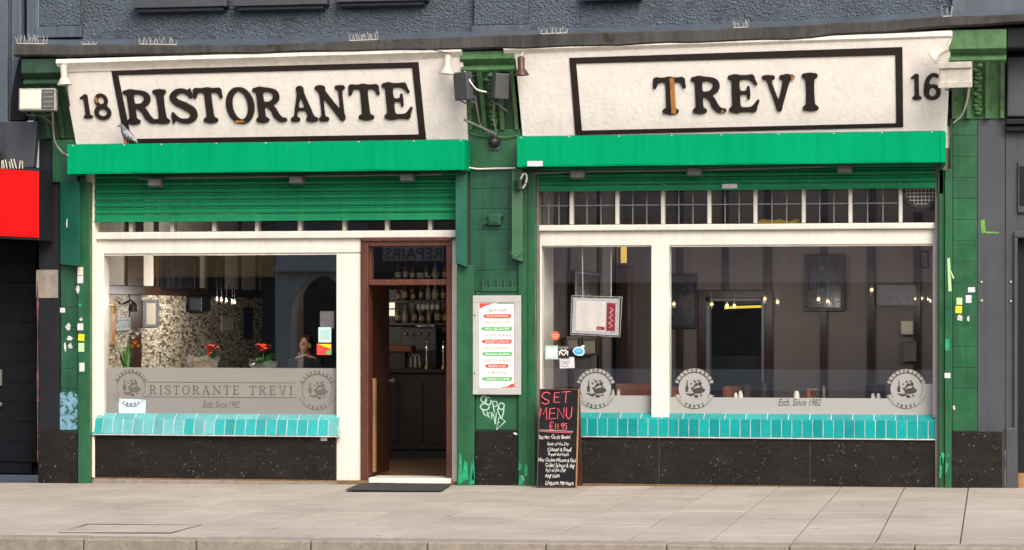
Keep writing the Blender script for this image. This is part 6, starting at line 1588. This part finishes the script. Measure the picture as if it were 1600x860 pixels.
def spic(lab, u0, u1, v0, v1, mf, mp):
    X2 = XPR + .035; ya, yb = atx(u0, 500, X2).y, atx(u1, 500, X2).y; um = (u0 + u1) / 2; z0_, z1_ = atx(um, v1, X2).z, atx(um, v0, X2).z
    root = thing('wall_picture', lab, 'picture', (X2, (ya + yb) / 2, z0_)); fw = .12
    boxo('print', mp, root, X2, X2 + .02, ya + .08, yb - .08, z0_ + .02, z1_ - .02)
    for a, b, c_, d in ((ya, yb, z1_ - .03, z1_), (ya, yb, z0_, z0_ + .03), (ya, ya + fw, z0_ + .031, z1_ - .031), (yb - fw, yb, z0_ + .031, z1_ - .031)): boxo('frame_bar', mf, root, X2, X2 + .04, a, b, c_, d, .005)
spic('framed photograph on the side wall above the blue sticker', 905, 930, 528, 556, M['brownwood'], M['paperd'])
spic('small framed photograph on the side wall behind the heart sticker', 880, 903, 526, 548, M['brownwood'], M['paperd'])
spic('large dark framed picture on the side wall behind the hanging menu', 893, 935, 425, 520, M['black'], M['picdark'])
bx_ = thing('wall_cabinet', 'brown cabinet standing against the side wall right of the hanging menu', 'cabinet', (XPR + .2, 5, .02))
xx1, xx2 = XX(966, 5.2), XX(984, 5.2)
boxo('carcass', M['brownwood'], bx_, xx1, xx2, 5.2, 5.5, .021, ZZ(414, 5.2, 975), .01); boxo('door', M['brownwood'], bx_, xx1 + .015, xx2 - .015, 5.175, 5.199, .1, ZZ(418, 5.2, 975), .008)
bst = thing('lit_strip', 'warm lit yellow strip above the brown cabinet', 'lamp', at(975, 396, 5.6))
boxo('panel', emit('warm_panel', (.75, .48, .10), .55), bst, XX(970, 5.6), XX(979, 5.6), 5.6, 5.62, ZZ(411, 5.6, 975), ZZ(378, 5.6, 975))
# kitchen doorway
kd = thing('doorway_frame', 'dark doorway with a pale inner frame leading to the kitchen', 'doorway', ((dxa + dxb) / 2, YB, .02))
for a, b, m, y in ((dxa - .10, dxa - .002, 'darkwood', YB - .035), (dxb + .002, dxb + .10, 'darkwood', YB - .035)): boxo('architrave', M[m], kd, a, b, y, YB, .02, dzt + .10, .006)
boxo('architrave', M['darkwood'], kd, dxa - .001, dxb + .001, YB - .035, YB, dzt, dzt + .10, .006)
boxo('lining', M['came'], kd, dxa + .002, dxa + .05, YB - .02, YB + .2, .02, dzt - .04, .004); boxo('lining', M['came'], kd, dxb - .05, dxb - .002, YB - .02, YB + .2, .02, dzt - .04, .004); boxo('lining', M['came'], kd, dxa + .051, dxb - .051, YB - .02, YB + .2, dzt - .04, dzt - .002, .004)
lt = thing('kitchen_light', 'yellowish lit tube light seen through the kitchen doorway', 'light', at(1165, 480, YB + .8))
p0, p1 = at(1132, 481, YB + .8), at(1194, 479, YB + .8)
MB().tube([p0, p1], .016, 8).build('tube', M['tube'], lt); MB().sweep([(0, .035), (.06, .035), (.06, .08), (0, .08)], p0, p1).build('fitting', M['mgrey'], lt)
kt = thing('kitchen_table', 'dark kitchen counter with a pale plate beyond the doorway', 'counter', at(1140, 560, YB + 1.2))
boxo('counter', M['black'], kt, XX(1106, YB + 1.2), XX(1190, YB + 1.2), YB + 1, YB + 1.5, .021, ZZ(555, YB + 1.2, 1150), .01)
c = at(1144, 549, YB + 1.1); MB().lathe((c.x, YB + 1.2, ZZ(555, YB + 1.2, 1150) + .001), [(.04, 0), (.13, .02), (.12, .022)], 16).build('plate', M['came'], kt)
bpic('yellow lit strip panel left of the kitchen light', 1122, 1128, 480, 530, emit('warm_panel', (.75, .48, .10), .55), emit('warm_panel', (.75, .48, .10), .55), y=YB + 2, fw=.01) if False else None

# lamps
def lamp(lab, u, v, Y, r=.028):
    c = at(u, v, Y); root = thing('pendant_lamp', lab, 'lamp', c, 'small lit pendant lamps')
    MB().ell(c, r, r, r, 10).build('bulb', M['bulb'], root, smooth=True)
    MB().lathe(c + Vector((0, 0, r * .8)), [(.012, 0), (.011, .025), (.003, .03)], 10).build('holder', M['black'], root)
    ld = bpy.data.lights.new('bulb_light', 'POINT'); ld.energy = (3.4 if r > .0203 else 1.0) if u > 800 else 5.0; ld.color = (1, .94, .86); ld.shadow_soft_size = r * 1.3
    lo = bpy.data.objects.new('bulb_light', ld); COL.objects.link(lo); lo.parent = root; lo.location = (0, -r * 2.6, -r * 1.5)
    MB().tube([c + Vector((0, 0, r + .04)), Vector((c.x, c.y, ZC - .001))], .0016, 4).build('cord', M['black'], root)
for lab, u, v, Y in (('lit bulb in the dark picture by the mullion, leftmost of the right room', 1053, 475, 4.6), ('lit bulb at the left jamb of the kitchen doorway', 1112, 475.5, 5), ('lit bulb in front of the left half of the kitchen doorway', 1136, 477.5, 5.2), ('lit bulb just right of the one at the middle of the kitchen doorway', 1147.5, 478, 5.2), ('lit bulb at the right jamb of the kitchen doorway', 1195, 467, 5), ('lit bulb right of the kitchen doorway on the plain wall', 1215, 472, 5),
                     ('lit bulb before the tall dark picture, left of two', 1279, 467.5, 5), ('lit bulb before the tall dark picture, right of two', 1293.5, 471, 5), ('lit bulb on the batten left of the pale notice board', 1362, 453, 5),
                     ('tiny lit bulb near the right window edge, first of four', 1430, 467, 5.5), ('tiny lit bulb near the right window edge, second of four', 1441, 466.5, 5.5), ('tiny lit bulb near the right window edge, third of four', 1450, 468, 5.5), ('tiny lit bulb near the right window edge, last of four', 1454, 471, 5.5),
                     ('lit bulb in the left room under the rail, first of the row', 339, 468, 2.1), ('lit bulb in the left room under the rail, second of the row', 346, 469, 2.1), ('lit bulb in the left room under the rail, third of the row', 354, 470, 2.1), ('lit bulb in the left room under the rail, fourth of the row', 363, 472, 2.1), ('lit bulb in the left room under the rail, last of the row', 367, 472.5, 2.1)):
    lamp(lab, u, v, Y, .011 if 'tiny' in lab else (.014 if 'left room' in lab else .0205))

# tables and chairs
def table(lab, u, Y, w_, d_):
    x = XX(u, Y); root = thing('dining_table', lab, 'table', (x, Y, .02), 'dining tables in the right room')
    boxo('cloth_top', M['paperd'], root, x - w_ / 2, x + w_ / 2, Y - d_ / 2, Y + d_ / 2, .735, .76, .006)
    boxo('under_frame', M['darkwood'], root, x - w_ / 2 + .03, x + w_ / 2 - .03, Y - d_ / 2 + .03, Y + d_ / 2 - .03, .66, .734)
    for sx in (-1, 1):
        for sy in (-1, 1):
            lx, ly = x + sx * (w_ / 2 - .06), Y + sy * (d_ / 2 - .06); boxo('leg', M['darkwood'], root, lx - .025, lx + .025, ly - .025, ly + .025, .021, .659)
table('dining table just inside the left pane of the right window', 975, 1.05, 1.0, .8)
table('dining table behind the round crest next to the mullion', 1150, 1.05, 1.1, .8)
table('dining table in the middle of the wide right window', 1262, 1.2, .9, .8)
table('dining table at the right end of the wide right window', 1372, 1.05, .9, .8)
table('round-cornered dining table further back before the tall picture', 1290, 4.2, 1.2, .9)
def chair(lab, u0, u1, vtop, Y, m):
    x0_, x1_ = XX(u0, Y), XX(u1, Y); zt3 = ZZ(vtop, Y, (u0 + u1) / 2); root = thing('dining_chair', lab, 'chair', ((x0_ + x1_) / 2, Y, .02), 'dining chairs in the right room')
    rs_ = []
    for i in range(7):
        s = i / 6; x = x0_ + (x1_ - x0_) * s; y = Y + .04 * (1 - (2 * s - 1) ** 2); rs_.append([Vector((x, y, .55)), Vector((x, y + .03, .55)), Vector((x, y + .05, zt3)), Vector((x, y + .02, zt3))])
    MB().rings(rs_).build('backrest', m, root, .006)
    sg = 1 if Y < 1.05 else -1
    boxo('seat', m, root, x0_, x1_, min(Y, Y - .42) if Y > 1.05 else Y - .42, max(Y, Y - .42) + .05, .43, .48, .012)
    for x in (x0_ + .03, x1_ - .03):
        for y in (Y + .03, Y - .36): boxo('leg', M['darkwood'], root, x - .02, x + .02, y - .02, y + .02, .021, .429 if y < Y else .56)
chair('wide orange-brown chair back in the left pane of the right window', 962, 1019, 600, 2.1, M['chair'])
chair('orange-brown chair back peeping out right of the mullion', 1046, 1066, 605, 2.2, M['chair'])
chair('orange-brown chair back left of the white shakers', 1129, 1156, 604, 2.1, M['chair'])
chair('dark brown chair back right of the white shakers', 1158, 1181, 602, 2.3, M['brownwood'])
chair('dark leather chair back before the kitchen doorway', 1185, 1207, 598, 2.4, M['darkleather'])
chair('dark brown chair back left of the right crest', 1352, 1384, 601, 2.3, M['darkleather'])
def small(name, lab, u, v0, v1, wpx, Y, m, cat, grp=None, kind='round'):
    x = XX(u, Y); z1_ = ZZ(v0, Y, u); r = wpx / 2 * .0069; root = thing(name, lab, cat, (x, Y, .76), grp); h = z1_ - .761
    if kind == 'round':
        MB().lathe((x, Y, .761), [(r, 0), (r, h * .8), (r * .75, h * .9)], 14).build('body', m, root, smooth=True); MB().lathe((x, Y, .761 + h * .9), [(r * .76, 0), (r * .6, h * .1), (.001, h * .1)], 12).build('cap', m, root)
    else:
        boxo('body', m, root, x - r, x + r, Y - .05, Y + .05, .761, .761 + h, .006); boxo('lip', M['brownwood'], root, x - r * .2, x + r, Y - .053, Y - .0505, .77, .761 + h * .97)
for lab, u, v0, w_ in (('white shaker, left of the pair by the left crest', 958, 609, 5), ('white shaker, right of the pair by the left crest', 966.5, 609, 5), ('white shaker, shorter one of the pair near the orange chairs', 1149.5, 614, 6), ('white shaker, taller one of the pair near the orange chairs', 1157, 611, 7), ('white shaker, left of the pair by the right crest', 1364, 615, 6.5), ('white shaker, right of the pair by the right crest', 1372.5, 615, 6.5)):
    small('shaker', lab, u, v0, 625, w_, 1.0, M['paper'], 'shaker', 'white shakers on the tables')
small('candle_jar', 'white candle jar in the middle of the right window', 1244.5, 611, 625, 9, 1.0, M['paper'], 'jar')
small('menu_box', 'orange-brown wooden box holding menus on the middle table', 1269, 608, 625, 16, 1.05, M['chair'], 'box', None, 'box')
small('pepper_mill', 'dark pepper mill behind the wooden menu box', 1287, 603, 625, 6, 1.2, M['mgrey'], 'pepper mill')
yc_ = thing('yellow_cloth', 'crumpled yellow cloth lying in the fifth leaded transom', 'cloth', at(1217, 346, .3))
rs_ = []
for i in range(13):
    u = 1186 + 64 * i / 12; x = XX(u, .3); h = .035 + .02 * math.sin(i * 1.3) + (.02 if i in (3, 4, 8) else 0); z = ZZ(349.5, .3, 1217)
    rs_.append([Vector((x, .27, z)), Vector((x, .26, z + h * .7)), Vector((x, .32, z + h)), Vector((x, .42, z + h * .6)), Vector((x, .43, z))])
MB().rings(rs_).build('folds', M['yellow'], yc_, smooth=True)
boxo('transom_ledge', M['whitedirty'], sR, XX(840, .3), XX(1466, .3), .262, .5, ZZ(349.9, .26, 1150) - .06, ZZ(349.9, .26, 1150) - .004)

# ================================================================== the other side of the street (seen only as reflections in the glass)
YO = -33.9
def mx(u): return XX(u, -YO + .4)
def mz(v, u): return at(u, v, -YO + .4).z
o1 = thing('opposite_shop', 'shop across the street with a tan fascia board', 'shop', (mx(300), YO - 1, 0))
boxo('fascia', M['tan'], o1, mx(-150), mx(428), YO - .3, YO, mz(433, 300), mz(380, 300) + .2)
boxo('shop_window', M['deep'], o1, mx(-150), mx(428), YO - .4, YO - .2, 0, mz(433, 300) - .002)
boxo('upper_wall', M['brickred'], o1, mx(-150), mx(428), YO - .5, YO - .1, mz(380, 300) + .202, 8.5)
ribbons('lettering', [[(-x, z) for x, z in l] for l in [[(-.0 - mx(262 + 18 * k + 5 * math.sin(j * 1.9)), mz(418 - 14 * (j % 2) - 2 * k % 3 + 2 * k, 300)) for j in range(5)] for k in range(6)]], .05, M['paper'], o1, frame_m((0, YO + .001, 0), (-1, 0, 0), (0, 0, 1)) @ Matrix.Scale(-1, 4, (1, 0, 0)), .002) if False else None
o2 = thing('opposite_building', 'pale stone building across the street with an arched dark entrance', 'building', (mx(480), YO - 1, 0))
xa_, xb_ = mx(430), mx(575); cxx, rz_ = mx(500), (mx(545) - mx(455)) / 2
arch = [(cxx + rz_ * math.cos(a), mz(500, 500) + (mz(430, 500) - mz(500, 500)) * math.sin(a)) for a in np.linspace(0, math.pi, 15)]
boxo('pier', M['stone'], o2, xa_, cxx - rz_, YO - .6, YO, 0, mz(425, 490)); boxo('pier', M['stone'], o2, cxx + rz_, xb_, YO - .6, YO, 0, mz(425, 490))
MB().prism([Vector((x, YO - .6, z)) for x, z in [(cxx - rz_, mz(425, 490))] + [(x, z) for x, z in arch[::-1]] + [(cxx + rz_, mz(425, 490))]], (0, .599, 0)).build('arch_head', M['stone'], o2)
boxo('entrance', M['nbrdark'], o2, cxx - rz_, cxx + rz_, YO - 1.2, YO - 1.1, 0, mz(425, 490))
boxo('cornice', M['stone'], o2, xa_, xb_, YO - .6, YO + .25, mz(425, 490) + .002, mz(418, 490)); boxo('wall', M['stone'], o2, xa_, xb_, YO - .6, YO, mz(418, 490) + .002, 9)
o3 = thing('opposite_repair_shop', 'shop across the street with a pale board reading REPAIRS', 'shop', (mx(640), YO - 1, 0))
boxo('sign_board', M['shopboard'], o3, mx(598), mx(692), YO - .1, YO + .02, mz(408, 640), mz(384, 640)); boxo('fascia', M['navyf'], o3, mx(576), mx(838), YO - .3, YO - .11, mz(422, 640), mz(378, 640))
boxo('shop_window', M['deep'], o3, mx(576), mx(838), YO - .5, YO - .31, 0, mz(422, 640) - .002); boxo('upper_wall', M['brickred'], o3, mx(576), mx(838), YO - .5, YO - .1, mz(378, 640) + .002, 8.5)
def far_text(body, u0, u1, v0, v1, m):
    me = text_mesh(body, 1., 'LEFT', 0, .01); co = np.array([v.co[:] for v in me.vertices]); mn, mxx = co.min(0), co.max(0)
    X0_, X1_, Z0_, Z1_ = mx(u0), mx(u1), mz(v1, 640), mz(v0, 640)
    mesh_to('lettering', me, m, o3, frame_m((X1_, YO + .026, Z0_), (-1, 0, 0), (0, 0, 1)) @ Matrix.Diagonal(((X1_ - X0_) / (mxx[0] - mn[0]), (Z1_ - Z0_) / (mxx[1] - mn[1]), 1, 1)) @ Matrix.Translation((-mn[0], -mn[1], 0)))
far_text('REPAIRS', 601, 690, 388, 405, M['navyf']); far_text('WE FIX', 612, 688, 427, 436, M['paper'])
o4 = thing('opposite_terrace', 'terrace across the street with a wide red-brown fascia over dark shop windows', 'building', (mx(1150), YO - 1, 0))
boxo('fascia', M['brickred'], o4, mx(838.5), mx(1900), YO - .3, YO, mz(441, 1150), mz(340, 1150)); boxo('shop_window', M['deep'], o4, mx(838.5), mx(1900), YO - .5, YO - .31, .5, mz(441, 1150) - .002)
boxo('stall_riser', M['stone'], o4, mx(838.5), mx(1900), YO - .5, YO - .1, 0, .499); boxo('upper_wall', M['stone'], o4, mx(838.5), mx(1900), YO - .5, YO - .05, mz(340, 1150) + .002, 9)
boxo('grey_window', M['came'], o4, mx(1370), mx(1440), YO - .3, YO - .05, mz(478, 1400), mz(446, 1400))  # plain grey panel set before the dark shop window
